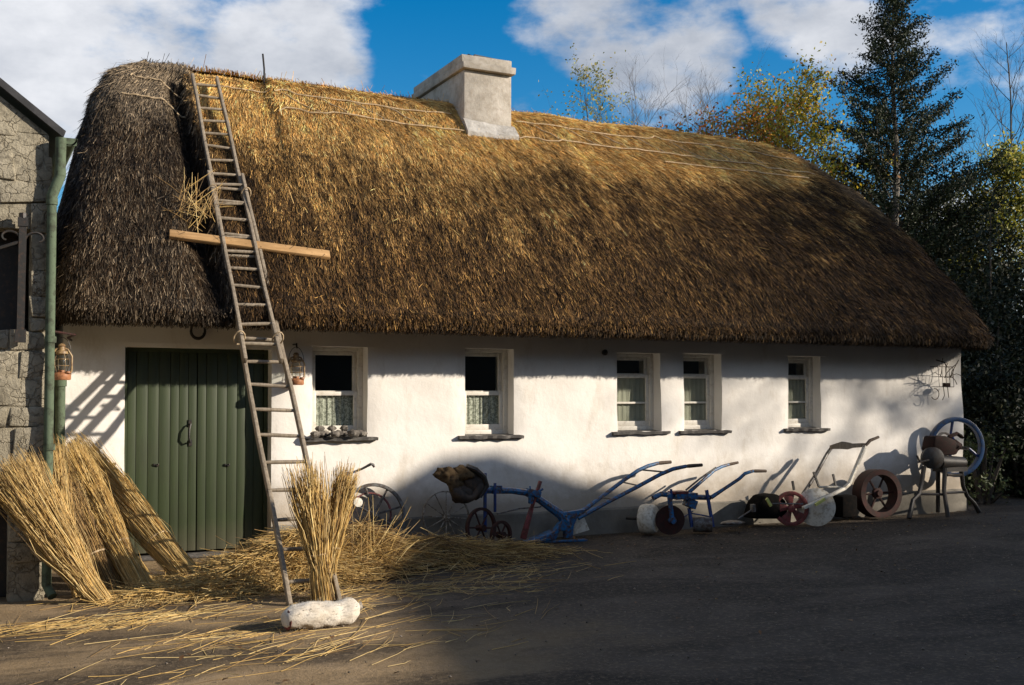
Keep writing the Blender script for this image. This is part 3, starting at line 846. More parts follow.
# ------------------------------------------------------------------ stone barn at the left edge
BY, BX = -1.76, .62
barn = empty('stone_barn', (-1.9, 1.5, 0), 'grey stone barn gable with dark slate roof edge and green drainpipe', 'barn')
EZ, PITCH = 3.70, .77
m = MB()
def gable_top(x): return EZ + (BX - x) * PITCH if x > -1.9 else EZ + (BX + 1.9) * PITCH - (-1.9 - x) * PITCH
HO = [(-.55, .47, 2.12, 2.93), (-.4, .33, -.05, .92)]       # dark openings
vs = [(BX - .02, BY + .03, -.05), (BX - .02, 7.5, -.05), (-4.4, 7.5, -.05), (-4.4, BY + .03, -.05)]
# backing wall pieces around the openings
def slab(x0, x1, z0, z1): m.box(((x0 + x1) / 2, BY + .28, (z0 + z1) / 2), (x1 - x0, .5, z1 - z0))
slab(-4.4, -.56, -.05, EZ); slab(.335, BX - .02, -.05, .92); slab(-.56, BX - .02, .921, 2.119); slab(.475, BX - .02, 2.12, 2.93); slab(-.56, BX - .02, 2.931, EZ); slab(-.56, -.41, -.05, .92)
m.prism([(BX - .02, BY + .03, EZ + .001), (-4.4, BY + .03, EZ + .001), (-1.9, BY + .03, EZ + 2.52 * PITCH - .05)], (0, .5, 0))
m.box((BX - .27, 2.9, EZ / 2 - .02), (.5, 8.3, EZ - .04)); m.box((-4.15, 2.9, EZ / 2 - .02), (.5, 8.3, EZ - .04)); m.box((-1.9, 7.3, EZ / 2 - .02), (4.0, .5, EZ - .04))
z = 0.0; row = 0
while z < EZ + 1.9:
    hgt = random.choice((.12, .16, .20, .24, .30)); x = BX - random.uniform(0, .02)
    while x > -1.4:
        wdt = random.uniform(.14, .30) if x < BX - .05 else random.uniform(.2, .42)
        x0, x1 = x - wdt, x; zc0, zc1 = z + .008, z + hgt - .008
        top = gable_top(x1 - .02) - .07
        if zc1 < gable_top(x1) - .1 and not any(x1 > h[0] + .02 and x0 < h[1] - .005 and zc1 > h[2] and zc0 < h[3] for h in HO):
            m.box(((x0 + x1) / 2, BY + .055 + random.uniform(-.012, .012), (zc0 + zc1) / 2), (x1 - x0 - .006, .09, zc1 - zc0 + .008), jit=.022)
        elif zc1 < gable_top(x1) - .1:
            for h in HO:
                if x1 > h[1] and x0 < h[1] and zc1 > h[2] and zc0 < h[3] and x1 - h[1] > .05:
                    m.box(((h[1] + x1) / 2, BY + .05, (zc0 + zc1) / 2), (x1 - h[1] - .006, .09, zc1 - zc0 + .006), jit=.014)
        x -= wdt
    z += hgt; row += 1
m.build('wall', M['block'], barn, bevel=.01)
m = MB(); a, b, c_ = Vector((BX + .08, BY - .035, EZ - .02)), Vector((-1.9, BY - .035, EZ + 2.52 * PITCH + .04)), Vector((-4.5, BY - .035, EZ - .04))
m.prism([a, b, b + Vector((0, 0, .055)), a + Vector((.02, 0, .05))], (0, 9.0, 0)); m.prism([b, c_, c_ + Vector((0, 0, .055)), b + Vector((0, 0, .055))], (0, 9.0, 0))
m.build('roof', M['slate'], barn)
m = MB(); gy0 = BY - .06; gc = Vector((BX + .12, gy0, EZ - .03))
pr = [(math.cos(t_) * .065, math.sin(t_) * .065) for t_ in np.linspace(math.pi, 2 * math.pi, 9)] + [(math.cos(t_) * .052, math.sin(t_) * .052) for t_ in np.linspace(2 * math.pi, math.pi, 9)]
m.prism([gc + Vector((x, 0, z_)) for x, z_ in pr], (0, 8.8, 0)); m.box(gc + Vector((0, .003, -.028)), (.12, .006, .06))
m.build('gutter', M['greenpipe'], barn)
pt = lambda u, v: at(u, v, BY - .05)
m = MB(); p0, p1, p2, p3 = pt(61, 138), pt(60, 176), pt(52, 196), pt(50, 590)
p3 = Vector((p2.x - .01, p2.y, .12))
m.tube([p0, p1], .042, 12); m.tube([p1 + Vector((0, 0, .05)), p1, p1.lerp(p2, .5), p2, p2 - Vector((0, 0, .06))], .043, 12); m.tube([p2, p3, p3 + Vector((.04, -.08, -.08))], 0.037, 12)
for zz in (p1.z + .02, p2.z - .05, 2.05, 1.2): m.tube([Vector((p2.x if zz < p2.z else p1.x, p2.y, zz - .02)), Vector((p2.x if zz < p2.z else p1.x, p2.y, zz + .03))], .045, 12)
m.build('drainpipe', M['greenpipe'], barn)
# iron bracket bar beside the loft opening
m = MB(); b0, b1 = at(23, 222, BY - .06), at(19, 336, BY - .06); b1 = Vector((b0.x - .01, b0.y, b1.z))
m.bar(b0, b1, .055, .035, (0, 1, 0)); m.box(b0, (.075, .05, .07)); m.box(b1, (.08, .06, .10)); m.tube([b0 + Vector((0, 0, .03)), b0 + Vector((0, 0, .07))], .03, 8)
for sg in (-1, 1):
    q = b0 + Vector((sg * .02, 0, -.13)); pts = []
    for k in range(16):
        th = k / 15 * 4.2; rr_ = .085 * (1 - k / 22)
        pts.append(q + Vector((sg * (.085 - rr_ * math.cos(th)), -.005, rr_ * math.sin(th) * .8)))
    m.tube(pts, .009, 6)
m.tube([b0 + Vector((-.03, 0, -.16)), b0 + Vector((-.2, -.005, -.23)), b0 + Vector((-.4, -.005, -.26))], .014, 6)
m.build('iron_bracket', M['black'], barn)
MB().box((-.05, BY + .30, 1.5), (1.0, .03, 3.0)).build('loft_shutter', M['black'], barn)  # black sheet closing both openings from behind

# downpipe on the cottage corner
m = MB(); q = at(59, 400, -.1); m.tube([(q.x + .01, -.12, 1.75), (q.x + .01, -.12, .05)], .045, 12); m.tube([(q.x + .01, -.12, 1.70), (q.x + .01, -.12, 1.76)], .056, 12)
m.build('corner_downpipe', M['greenpipe'], cottage)

# ------------------------------------------------------------------ ladder in two lashed lengths
lad = empty('wooden_ladder', gnd(314, 604), 'long weathered wooden ladder in two lashed lengths leaning up the thatch', 'ladder')
def ladder(pa, pb, w0, w1, ylo, yhi):
    pa, pb = Vector(pa), Vector(pb); up = Vector((0, -1, 1)).normalized(); rots = []
    for s in (-1, 1):
        m = MB(); N2 = 10; pts = [pa.lerp(pb, k / N2) + Vector((s * (w0 + (w1 - w0) * k / N2) / 2 + .004 * math.sin(k * 1.7 + s), 0, 0)) for k in range(N2 + 1)]
        for k in range(N2): m.bar(pts[k], pts[k + 1], .033, .066, up)
        m.build('rail', M['ladder'], lad, bevel=.006)
    for y in np.arange(-2.74, 3, .212):
        if not ylo < y < yhi: continue
        q = (y - pa.y) / (pb.y - pa.y); p = pa.lerp(pb, q); w = w0 + (w1 - w0) * q
        m = MB(); e = random.uniform(-.012, .012)
        m.tube([p + Vector((-w / 2 - .02, 0, e)), p + Vector((-w / 4, 0, e * .5)), p + Vector((w / 4, 0, -e * .5)), p + Vector((w / 2 + .02, 0, -e))], [.013, .017, .017, .013], 8)
        m.build('rung', M['ladder'], lad)
lb = gnd(315, 604); LOW0 = Vector((lb.x, lb.y, 0.0)); 
LOW1 = Vector((2.57, 1.0, 4.06))
UP0 = Vector((2.46, -1.22, 1.93)); UP1 = Vector((2.665, 2.72, 5.60))
ladder(LOW0, LOW1, .385, .37, -2.8, .95); ladder(UP0, UP1, .325, .30, -1.15, 2.75)
for q in (UP0.lerp(UP1, .06), LOW1.lerp(LOW0, .06)):
    for s in (-1, 1):
        c_ = q + Vector((s * .18, 0, .0)); MB().tube([c_ + Vector((math.cos(t_) * .05, math.sin(t_) * -.05, math.sin(t_) * .06)) for t_ in np.linspace(0, 6.28, 12)[:-1]], .008, 5, closed=True).build('rope_lashing', M['rod'], lad)

# plank pinned across the thatch
pa, pb = at(169, 236, -.02), at(329, 259, -.02)
def on_roof_px(u, v):
    best = None
    for y in np.linspace(-.6, 3, 361):
        p = at(u, v, float(y)); zt = np.interp(y, PROF[5:, 0], PROF[5:, 1])
        e = abs(p.z - zt)
        if best is None or e < best[0]: best = (e, p)
    return best[1]
pa, pb = on_roof_px(169, 237), on_roof_px(329, 258)
nrm = Vector((0, -.67, .74))
d_ = (pb - pa).normalized(); lo, hi = pa + nrm * .035, pb + nrm * .035
pl = MB(); pl.bar(lo, hi, .04, .125, d_.cross(nrm)); plank = pl.build('wooden_plank', M['plank'], None, bevel=.004)
tag(plank, 'bare sawn plank lying level across the thatch behind the ladder', 'plank')

# rod standing in the ridge
p = on_roof_px(266, 84); MB().tube([p + Vector((0, .1, -.1)), p + Vector((.0, .1, .22)), p + Vector((-.02, .1, .42))], .012, 6).build('iron_rod', M['black'])
tag(bpy.data.objects['iron_rod'], 'thin dark rod standing upright out of the thatch ridge', 'rod')

# tuft of loose straw on the cut thatch
n = 75; c0 = on_roof_px(196, 216); th = rng.normal(1.3, .85, n)
dd = np.stack([np.cos(th), np.abs(np.sin(th)) * .67, np.sin(th) * .74], -1); L = rng.uniform(.1, .5, n) ** 1.2
o0 = np.array(c0) + rng.normal(0, .11, (n, 3)) + np.array(nrm) * .06
e0 = o0 + dd * L[:, None] + np.array(nrm) * rng.uniform(.0, .15, (n, 1)); mid0 = (o0 + e0) / 2 + np.array(nrm) * .02
tuft = straw_mesh('straw_tuft', np.stack([o0 - dd * .12, mid0, e0], 1), rng.uniform(.002, .0038, n), straw_tints(n, (.3, .15, .4, .15)), M['straw'])
tag(tuft, 'loose tuft of pale straw sticking out of the thatch above the plank', 'straw')

# horseshoe over the door
p = at(198, 331, -.05); m = MB(); pts = [p + Vector((math.sin(t_) * .068, 0, -math.cos(t_) * .075 + .0)) for t_ in np.linspace(-2.35, 2.35, 18)]
m.tube(pts, [.010 + .006 * math.sin(math.pi * k / 17) for k in range(18)], 8)
for s in (-1, 1):
    m.box(p + Vector((s * .05, .0, .055)), (.03, .025, .03)); m.tube([p + Vector((s * .06, -.01, -.02)), p + Vector((s * .06, .05, -.02))], .006, 6)
hs = m.build('horseshoe', M['black']); tag(hs, 'black iron horseshoe hung above the green double door', 'horseshoe')

# small hooks and knobs on the wall
p = at(113, 467, -.01); m = MB()
m.box(p + Vector((0, -.005, .03)), (.05, .03, .022)); m.tube([p + Vector((-.01, -.01, .03)), p + Vector((-.01, -.02, -.05)), p + Vector((-.03, -.03, -.06))], .006, 6); m.tube([p + Vector((.012, -.01, .03)), p + Vector((.014, -.02, -.055)), p + Vector((.035, -.03, -.06))], .006, 6)
o = m.build('wall_hook', M['rust']); tag(o, 'small rusty two pronged hook on the wall between straw bundles and door', 'hook')
p = at(604, 352.5, -.02); m = MB(); m.lathe([(.012, -.05), (.012, 0), (.034, .005), (.036, .03), (.02, .045), (0, .047)], p, (0, -1, 0), 14)
o = m.build('iron_stud', M['black']); tag(o, 'dark round iron knob high on the white wall in the eave shade', 'knob')
a, b = at(357, 471.5, -.02), at(371, 464, -.16); m = MB()
m.tube([a + Vector((0, .04, 0)), a.lerp(b, .4), b, b + Vector((.025, 0, -.01)), b + Vector((.035, 0, -.035))], [.012, .013, .016, .017, .013], 8)
o = m.build('iron_hook', M['greyiron']); tag(o, 'bent iron hook jutting from the wall above the spoked cart wheel', 'hook')

# ------------------------------------------------------------------ lanterns
def lantern(base, s, label):
    r = empty('lantern', base, label, 'lantern', 'paraffin lanterns hung on the cottage front'); b = Vector(base)
    m = MB(); m.lathe([(.0, 0), (.075, 0), (.082, .012), (.08, .05), (.055, .068), (.03, .072), (.03, .09)], b, n=20); m.lathe([(.02, 0), (.026, .004), (.02, .02)], b + Vector((.05, -.05, .06)), n=10); m.build('fuel_tank', M['copper'], r)
    m = MB(); m.lathe([(.036, .09), (.052, .12), (.058, .16), (.05, .20), (.036, .23)], b, n=20); m.build('glass_globe', M['glass'], r)
    m = MB()
    for k in range(4):
        a_ = k * math.pi / 2 + .4; c, sn = math.cos(a_), math.sin(a_)
        m.tube([b + Vector((c * .05, sn * .05, .075)), b + Vector((c * .066, sn * .066, .13)), b + Vector((c * .066, sn * .066, .19)), b + Vector((c * .045, sn * .045, .235))], .003, 5)
    for z_ in (.13, .19): m.tube([b + Vector((math.cos(t_) * .066, math.sin(t_) * .066, z_)) for t_ in np.linspace(0, 6.28, 17)[:-1]], .003, 5, closed=True)
    m.build('wire_guard', M['tarnish'], r)
    m = MB(); 
    for sg in (-1, 1): m.tube([b + Vector((sg * .072, 0, .04)), b + Vector((sg * .086, 0, .10)), b + Vector((sg * .086, 0, .22)), b + Vector((sg * .05, 0, .28)), b + Vector((sg * .02, 0, .29))], .009, 8)
    m.build('side_tube', M['tarnish'], r)
    m = MB(); m.lathe([(.04, .23), (.056, .24), (.05, .262), (.03, .27), (.028, .305), (.036, .31), (.02, .33), (.0, .335)], b, n=18); m.build('hood', M['tarnish'], r)
    m = MB(); m.tube([b + Vector((math.cos(t_) * .08, 0, .24 + math.sin(t_) * .15)) for t_ in np.linspace(0, math.pi, 14)], .003, 5); m.build('bail', M['black'], r)
    return r
p = at(61.5, 380, -.42); lantern(p, 1, 'oil lantern with copper base hanging beside the green drainpipe')
p2 = at(296, 385, -.12); lantern(p2, 1, 'oil lantern hanging on the wall between ladder and first window')
q = p2 + Vector((0, 0, .39)); m = MB(); m.tube([Vector((q.x, .04, q.z + .03)), Vector((q.x, -.11, q.z + .03)), Vector((q.x, -.15, q.z - .01)), Vector((q.x, -.14, q.z + .04))], .007, 6); o = m.build('lantern_hook', M['black']); tag(o, 'black iron hook holding the lantern beside the first window', 'hook')
q0 = at(44, 329, -1.70); q1 = at(68, 329, -.42); zt = p.z + .385
m = MB(); m.tube([Vector((BX - .05, -1.60, zt + .005)), Vector((BX + .25, -1.0, zt)), Vector((p.x + .05, -.42, zt)), Vector((XL + .08, .05, zt))], .010, 6); o = m.build('lantern_rail', M['rust']); tag(o, 'thin rusty iron rail carrying the copper lantern from barn to cottage', 'rail')

# ------------------------------------------------------------------ stones on the first sill
x0, x1, z0, z1 = WIN[0]
for k in range(9):
    x = x0 - .02 + (x1 - x0 - .0) * (k + .5) / 9 + random.uniform(-.01, .01); rr_ = random.uniform(.034, .052)
    y = -.02 + .06 * ((k * 7) % 3 - 1); zz = z0 + .012 + rr_ * .62
    m = MB().blob((x, y, zz), (rr_ * 1.25, rr_, rr_ * .72), Matrix.Rotation(random.uniform(-.4, .4), 3, 'Z'), .22, 40 + k, 12, 8, 4)
    o = m.build('sill_stone', M['stone'], smooth=30); tag(o, 'rough grey brown stone lying on the sill of the window nearest the door', 'stone', 'stones on the first window sill')
for k in range(3):
    x = x0 + .1 + .13 * k; rr_ = .042
    m = MB().blob((x, .05, z0 + .095), (rr_ * 1.2, rr_, rr_ * .7), Matrix.Rotation(k, 3, 'Z'), .22, 60 + k, 12, 8, 4)
    o = m.build('sill_stone', M['stone'], smooth=30); tag(o, 'rough grey brown stone lying on the sill of the window nearest the door', 'stone', 'stones on the first window sill')

# ------------------------------------------------------------------ straw bundles and heaps
def V3(p): return (p.x, p.y, p.z)
b = gnd(100, 603); tp = at(6, 462, -1.93); sheaf('straw_bundle', (b.x, b.y, 0), V3(tp), 1700, .085, .10, .205, .3, 'thick straw bundle leaning on the stone barn, outermost and nearest the yard', group='straw bundles stacked by the barn corner', flat=.7, length_var=.2)
b = gnd(90, 588); tp = at(50, 440, -1.55); sheaf('straw_bundle', (b.x - .12, -1.75, 0), V3(tp), 320, .06, .05, .075, .3, 'thin upright straw bundle in front of the green drainpipe', group='straw bundles stacked by the barn corner')
b = gnd(143, 590); tp = at(66, 446, -.66); sheaf('straw_bundle', (b.x, b.y, 0), V3(tp), 1400, .10, .085, .14, .3, 'straw bundle leaning on the cottage corner, second in from the yard', group='straw bundles stacked by the barn corner', flat=.75, length_var=.2)
b = gnd(199, 588); tp = at(70, 441, -.16); sheaf('straw_bundle', (b.x, b.y, 0), V3(tp), 1500, .10, .10, .15, .3, 'longest slanting straw bundle, its foot nearest the green door', group='straw bundles stacked by the barn corner', flat=.75, length_var=.2)
b = gnd(116, 592); tp = at(58, 482, -1.0); sheaf('straw_bundle', (b.x - .03, b.y + .18, 0), V3(tp), 900, .12, .11, .15, .3, 'dull brown straw bundle in the shade between the two foremost leaning ones', group='straw bundles stacked by the barn corner', flat=.8, length_var=.2, tints=straw_tints(900, (.08, .04, .38, .5)))  # duller tints put the shade of the gap into the stalks
s0 = gnd(322, 601); s1 = at(306, 462, s0.y + .05); sheaf('straw_bundle', (s0.x - .0, s0.y - .05, .01), V3(s1), 380, .085, .06, .175, .33, 'upright straw sheaf standing against the ladder foot, wider fanned one', group='sheaves standing at the ladder foot', flat=.6, length_var=.17, fan=(1, 0, 0), thick=1.35)
s2 = gnd(322, 601); s3 = at(348, 466, s2.y + .12); sheaf('straw_bundle', (s2.x + .02, s2.y + .08, .01), V3(s3), 420, .085, .06, .095, .38, 'narrow straw sheaf leaning outward beside the wider fanned one', group='sheaves standing at the ladder foot', flat=.8, length_var=.13, fan=(1, 0, 0), thick=1.3)

HEAPS = [(gnd(252, 582), .50, .40, .16), (gnd(295, 578), .40, .40, .30), (gnd(180, 594), .40, .22, .05), (gnd(358, 570), .34, .34, .28), (gnd(425, 562), .60, .30, .17), (gnd(490, 556), .50, .25, .09), (gnd(330, 570), .4, .4, .2)]
def heap_h(x, y):
    o = np.zeros_like(x)
    for c, sx_, sy_, h_ in HEAPS: o = np.maximum(o, h_ * np.exp(-((x - c.x) / sx_) ** 2 - ((y - c.y) / sy_) ** 2)) + .25 * h_ * np.exp(-((x - c.x) / (sx_ * 1.4)) ** 2 - ((y - c.y) / (sy_ * 1.4)) ** 2)
    return o
hx = np.linspace(.9, 6.2, 120); hy = np.linspace(-3.0, -.03, 70); X, Y = np.meshgrid(hx, hy); Z = heap_h(X, Y) - .045 + smooth_noise(X * 9, Y * 9, 8) * .015
V = np.stack([X, Y, Z], -1).reshape(-1, 3); i = np.arange(69)[:, None] * 120 + np.arange(119)[None, :]
Fc = np.stack([i, i + 1, i + 121, i + 120], -1).reshape(-1, 4); Fc = Fc[(Z.ravel()[Fc] > -.02).any(axis=1)]
t = NT('heap_core'); f = t.noise(40, 6, .7); M['core'] = t.out(t.ramp(f, [(.3, (.03, .022, .012)), (.7, (.14, .095, .04))]), .95, t.bump(f, 1, .04), spec=.1)
heap = empty('straw_heap', (3.0, -1.5, 0), 'heaped loose straw spread over the ground before the door and ladder', 'straw'); heap['kind'] = 'stuff'
np_mesh('heap_core', V, Fc, 4, M['core'], heap, smooth=True)
def lay(cx_, cy_, sx_, sy_, n, ln=(.2, .7), tilt=.18, lift=.03, w=(.45, .3, .18, .07), azm=None, azs=9):
    x = rng.normal(cx_, sx_, n); y = rng.normal(cy_, sy_, n); y = np.minimum(y, -.1 - rng.uniform(0, .3, n))
    a_ = rng.uniform(0, math.pi, n) if azm is None else rng.normal(azm, azs, n)
    L = rng.uniform(*ln, n); dx, dy = np.cos(a_) * L / 2, np.sin(a_) * L / 2
    zc = heap_h(x, y) + rng.uniform(.0, lift, n); ti = rng.normal(0, tilt, n) * L / 2
    def pt_(s): 
        px, py_ = x + dx * s, y + dy * s
        zz = .5 * heap_h(px, py_) + .5 * zc + s * ti
        zz = np.maximum(zz, heap_h(px, py_) * .8 + .006) - .004
        return np.stack([px, np.minimum(py_, -.06), zz], -1)
    return np.stack([pt_(-1), pt_(0) + rng.normal(0, .016, (n, 3)) * np.array([1, 1, .3]), pt_(1)], 1), straw_tints(n, w)
PP, TT = [], []
for (c, sx_, sy_, h_), n, w in zip(HEAPS, (2700, 1900, 900, 1700, 2000, 900, 1200), [(.45, .3, .18, .07)] * 3 + [(.2, .12, .38, .3)] * 3 + [(.4, .2, .25, .15)]):
    a_, b_ = lay(c.x, c.y, sx_ * .75, sy_ * .75, n, w=w); PP.append(a_); TT.append(b_)
n = 130; c0 = gnd(352, 578); o0 = np.stack([rng.normal(c0.x + .1, .2, n), rng.normal(c0.y + .15, .13, n), rng.uniform(.02, .2, n)], -1)
th = rng.normal(1.0, .55, n); dd = np.stack([np.cos(th), rng.normal(.1, .35, n), np.abs(np.sin(th))], -1); L = rng.uniform(.25, .62, n)[:, None]
PP.append(np.stack([o0, o0 + dd * L * .5, o0 + dd * L - np.array([0, 0, .05])], 1)); TT.append(straw_tints(n, (.35, .2, .3, .15)))
PP, TT = np.concatenate(PP), np.concatenate(TT)
straw_mesh('heaped_stalks', PP, rng.uniform(.0014, .0030, len(PP)), TT, M['straw'], heap)
# strewn stalks on the open yard
PP, TT = [], []
for u, v, sx_, sy_, n in ((130, 619, .55, .12, 150), (60, 628, .35, .16, 60), (220, 636, .32, .2, 70), (330, 645, .4, .2, 45), (430, 588, .6, .25, 190), (505, 570, .5, .2, 80), (420, 620, .5, .4, 60), (200, 668, .5, .2, 24)):
    c = gnd(u, v); a_, b_ = lay(c.x, c.y, sx_, sy_, n, (.12, .65), .02, .012, azm=.55, azs=.6); PP.append(a_); TT.append(b_)
PP, TT = np.concatenate(PP), np.concatenate(TT); o = straw_mesh('loose_straw', PP, rng.uniform(.0013, .0028, len(PP)), TT, M['straw'])
tag(o, 'single stalks of straw strewn over the open yard', 'straw', kind='stuff')

# grit, small stones and fallen leaves on the yard
n = 9000; x = rng.uniform(-.5, 11, n); y = -rng.uniform(.15, 7.2, n); r_ = rng.uniform(.002, .009, n) * (.4 + .9 * (rng.uniform(0, 1, n) < .12))
octa = np.array([[1, 0, 0], [0, 1, 0], [-1, 0, 0], [0, -1, 0], [0, 0, .7], [0, 0, -.7]]); of = np.array([[0, 1, 4], [1, 2, 4], [2, 3, 4], [3, 0, 4], [1, 0, 5], [2, 1, 5], [3, 2, 5], [0, 3, 5]])
ang = rng.uniform(0, 6.28, n); ca, sa = np.cos(ang), np.sin(ang); O = octa[None] * r_[:, None, None] * rng.uniform(.6, 1.4, (n, 6, 1))
V = np.stack([O[..., 0] * ca[:, None] - O[..., 1] * sa[:, None] + x[:, None], O[..., 0] * sa[:, None] + O[..., 1] * ca[:, None] + y[:, None], O[..., 2] + (r_ * .3)[:, None]], -1)
g_ = np_mesh('gravel', V.reshape(-1, 3), (np.arange(n)[:, None, None] * 6 + of[None]).reshape(-1, 3), 3, M['straw'], tint=np.repeat(np.array([[.17, .14, .11]]) * rng.uniform(.4, 1.7, (n, 1)), 6, axis=0)); tag(g_, 'loose grit and small stones over the yard', 'gravel', kind='stuff')
n = 520; x = rng.uniform(1.0, 12.8, n); y = -np.abs(rng.normal(0, 1.0, n)) - .1 - (rng.uniform(0, 1, n) < .35) * rng.uniform(0, 5, n)
P = np.stack([x, y, np.full(n, .012)], -1); d = rng.normal(size=(n, 3)) * np.array([1, 1, .15]); d /= np.linalg.norm(d, axis=1)[:, None]; u_ = np.cross(d, [0, 0, 1.0]); s_ = rng.uniform(.025, .06, n)
V = np.stack([P, P + d * (s_ * .5)[:, None] + u_ * (s_ * .35)[:, None] + np.array([0, 0, .008]), P + d * s_[:, None], P + d * (s_ * .5)[:, None] - u_ * (s_ * .35)[:, None] + np.array([0, 0, .006])], 1)
g_ = np_mesh('fallen_leaves', V.reshape(-1, 3), np.arange(n * 4).reshape(n, 4), 4, M['straw'], tint=np.repeat(pal_tint(n, [(.16, .08, .03), (.09, .05, .025), (.25, .15, .04)], (3, 3, 1)), 4, axis=0)); tag(g_, 'brown leaves blown against the wall foot', 'leaves', kind='stuff')

# ------------------------------------------------------------------ white sack at the ladder foot
a, b = gnd(284, 632), gnd(356, 622); ax = (b - a); Ls = ax.length; ax.normalize(); sd = Vector((-ax.y, ax.x, 0))
m = MB(); nu, nvv = 30, 46; vs = []; fs = []
for j in range(nvv + 1):
    q = j / nvv; e = max(.03, (math.sin(math.pi * min(max(q * .96 + .02, 0), 1))) ** .24)
    rr_ = .093 * e * (1 + .035 * math.sin(q * 9) + .03 * math.sin(q * 23)) * (1 + .14 * min(1, max(0, (q - .7) / .15)))
    c = a + ax * Ls * q + Vector((0, 0, .083 + .045 * max(0, q - .6) + .012 * math.sin(q * 6)))
    for i in range(nu):
        th = 2 * math.pi * i / nu; wr = 1 + .05 * math.sin(5 * th + 14 * q) + .03 * math.sin(9 * th - 25 * q)
        p = c + sd * (math.cos(th) * rr_ * wr * 1.1) + Vector((0, 0, math.sin(th) * rr_ * wr))
        p.z = max(p.z, .004 + .004 * math.sin(q * 30)); vs.append(p)
for j in range(nvv):
    for i in range(nu): l = (i + 1) % nu; fs.append((j * nu + i, j * nu + l, (j + 1) * nu + l, (j + 1) * nu + i))
sack = empty('sandbag_roll', a + ax * Ls / 2, 'lumpy white sack roll lying on the ground before the ladder foot', 'sack')
fs += [tuple(range(nu)), tuple(nvv * nu + i for i in range(nu - 1, -1, -1))]
m.add(vs, fs).build('sacking', M['sack'], sack, smooth=80)
c = b + Vector((0, 0, .13)); m = MB(); m.lathe([(.05, -.07), (.06, -.03), (.035, .0), (.022, .018), (.034, .035), (.012, .045)], c - Vector((0, 0, .02)), ax, 14); m.build('tied_neck', M['sack'], sack)
n = 30; dirs = rng.normal(0, .45, (n, 3)) + np.array(ax); o0 = np.array(c) + np.array(ax) * .02; L = rng.uniform(.05, .13, n)
straw_mesh('loose_threads', np.stack([np.repeat(o0[None], n, 0), o0 + dirs * (L * .6)[:, None], o0 + dirs * L[:, None] - np.array([0, 0, .015])], 1), np.full(n, .0015), straw_tints(n), M['straw'], sack)
MB().lathe([(.060, -.010), (.0715, 0), (.060, .010)], a + ax * .022 + Vector((0, 0, .080)), ax, 20).build('red_tie', M['redpaint'], sack)
n = 900; idx_ = rng.randint(nu * 4, len(vs) - nu * 3, n); o0 = np.array([tuple(v) for v in vs])[idx_]; cc = np.array([tuple(a + ax * Ls * (k // nu / nvv) + Vector((0, 0, .08))) for k in idx_])
dirs = o0 - cc; dirs /= np.linalg.norm(dirs, axis=1)[:, None]; dirs += rng.normal(0, .7, (n, 3)); L = rng.uniform(.003, .011, n)
e0 = o0 + dirs * L[:, None]; e0[:, 2] = np.maximum(e0[:, 2], .003)
straw_mesh('fleece', np.stack([o0, (o0 + e0) / 2 + rng.normal(0, .003, (n, 3)), e0], 1), np.full(n, .0009), np.tile(np.array([[.58, .53, .45]]), (n, 1)) * rng.uniform(.7, 1.1, (n, 1)), M['straw'], sack)

# ------------------------------------------------------------------ wheels
def wheel(parent, name, c, axis, ro, w, nsp, m_rim, m_sp, hub_r=.05, hub_w=.12, rim_t=.02, sp_r=.009, rim_name='rim', spoke_name='spokes'):
    c, ax = Vector(c), Vector(axis).normalized(); x = ax.orthogonal().normalized(); y = ax.cross(x)
    rim = MB().ring(c, ax, ro, ro - rim_t, w, 48).build(rim_name, m_rim, parent)
    m = MB()
    for k in range(nsp):
        t_ = 2 * math.pi * (k + .3) / nsp; d = x * math.cos(t_) + y * math.sin(t_)
        m.tube([c + d * hub_r * .6, c + d * (ro - rim_t * .8)], [sp_r * 1.2, sp_r], 6)
    m.build(spoke_name, m_sp, parent)
    MB().lathe([(.0, -hub_w / 2), (hub_r * .5, -hub_w / 2), (hub_r * .6, -hub_w / 4), (hub_r, -hub_w / 5), (hub_r, hub_w / 5), (hub_r * .6, hub_w / 4), (hub_r * .5, hub_w / 2), (0, hub_w / 2)], c, ax, 18).build('hub', m_sp, parent)

cw = at(374, 508, -.17); r = empty('cart_wheel', (cw.x, -.2, 0), 'dark iron cart wheel with a red inner ring leaning on the wall', 'wheel')
wheel(r, 'w', (cw.x, -.17, .36), (-.12, -1, .22), .335, .05, 8, M['greyiron'], M['greyiron'], .05, .14, .03, .011)
MB().ring((cw.x - .03, -.14, .37), (-.12, -1, .22), .228, .212, .03).build('inner_ring', M['redpaint'], r)
m = MB(); m.lathe([(.0, 0), (.05, .0), (.05, .03), (0, .035)], (cw.x - .19, -.19, .50), (0, -1, .2), 12); m.build('bolted_plate', M['whitepaint'], r)
cw = at(447, 512, -.22); r = empty('rake_wheel', (cw.x, -.2, 0), 'thin white spoked wheel half sunk in straw by the horse collar', 'wheel')
wheel(r, 'w', (cw.x, -.20, .30), (.1, -1, .2), .285, .022, 12, M['dullwhite'], M['dullwhite'], .04, .10, .012, .006)

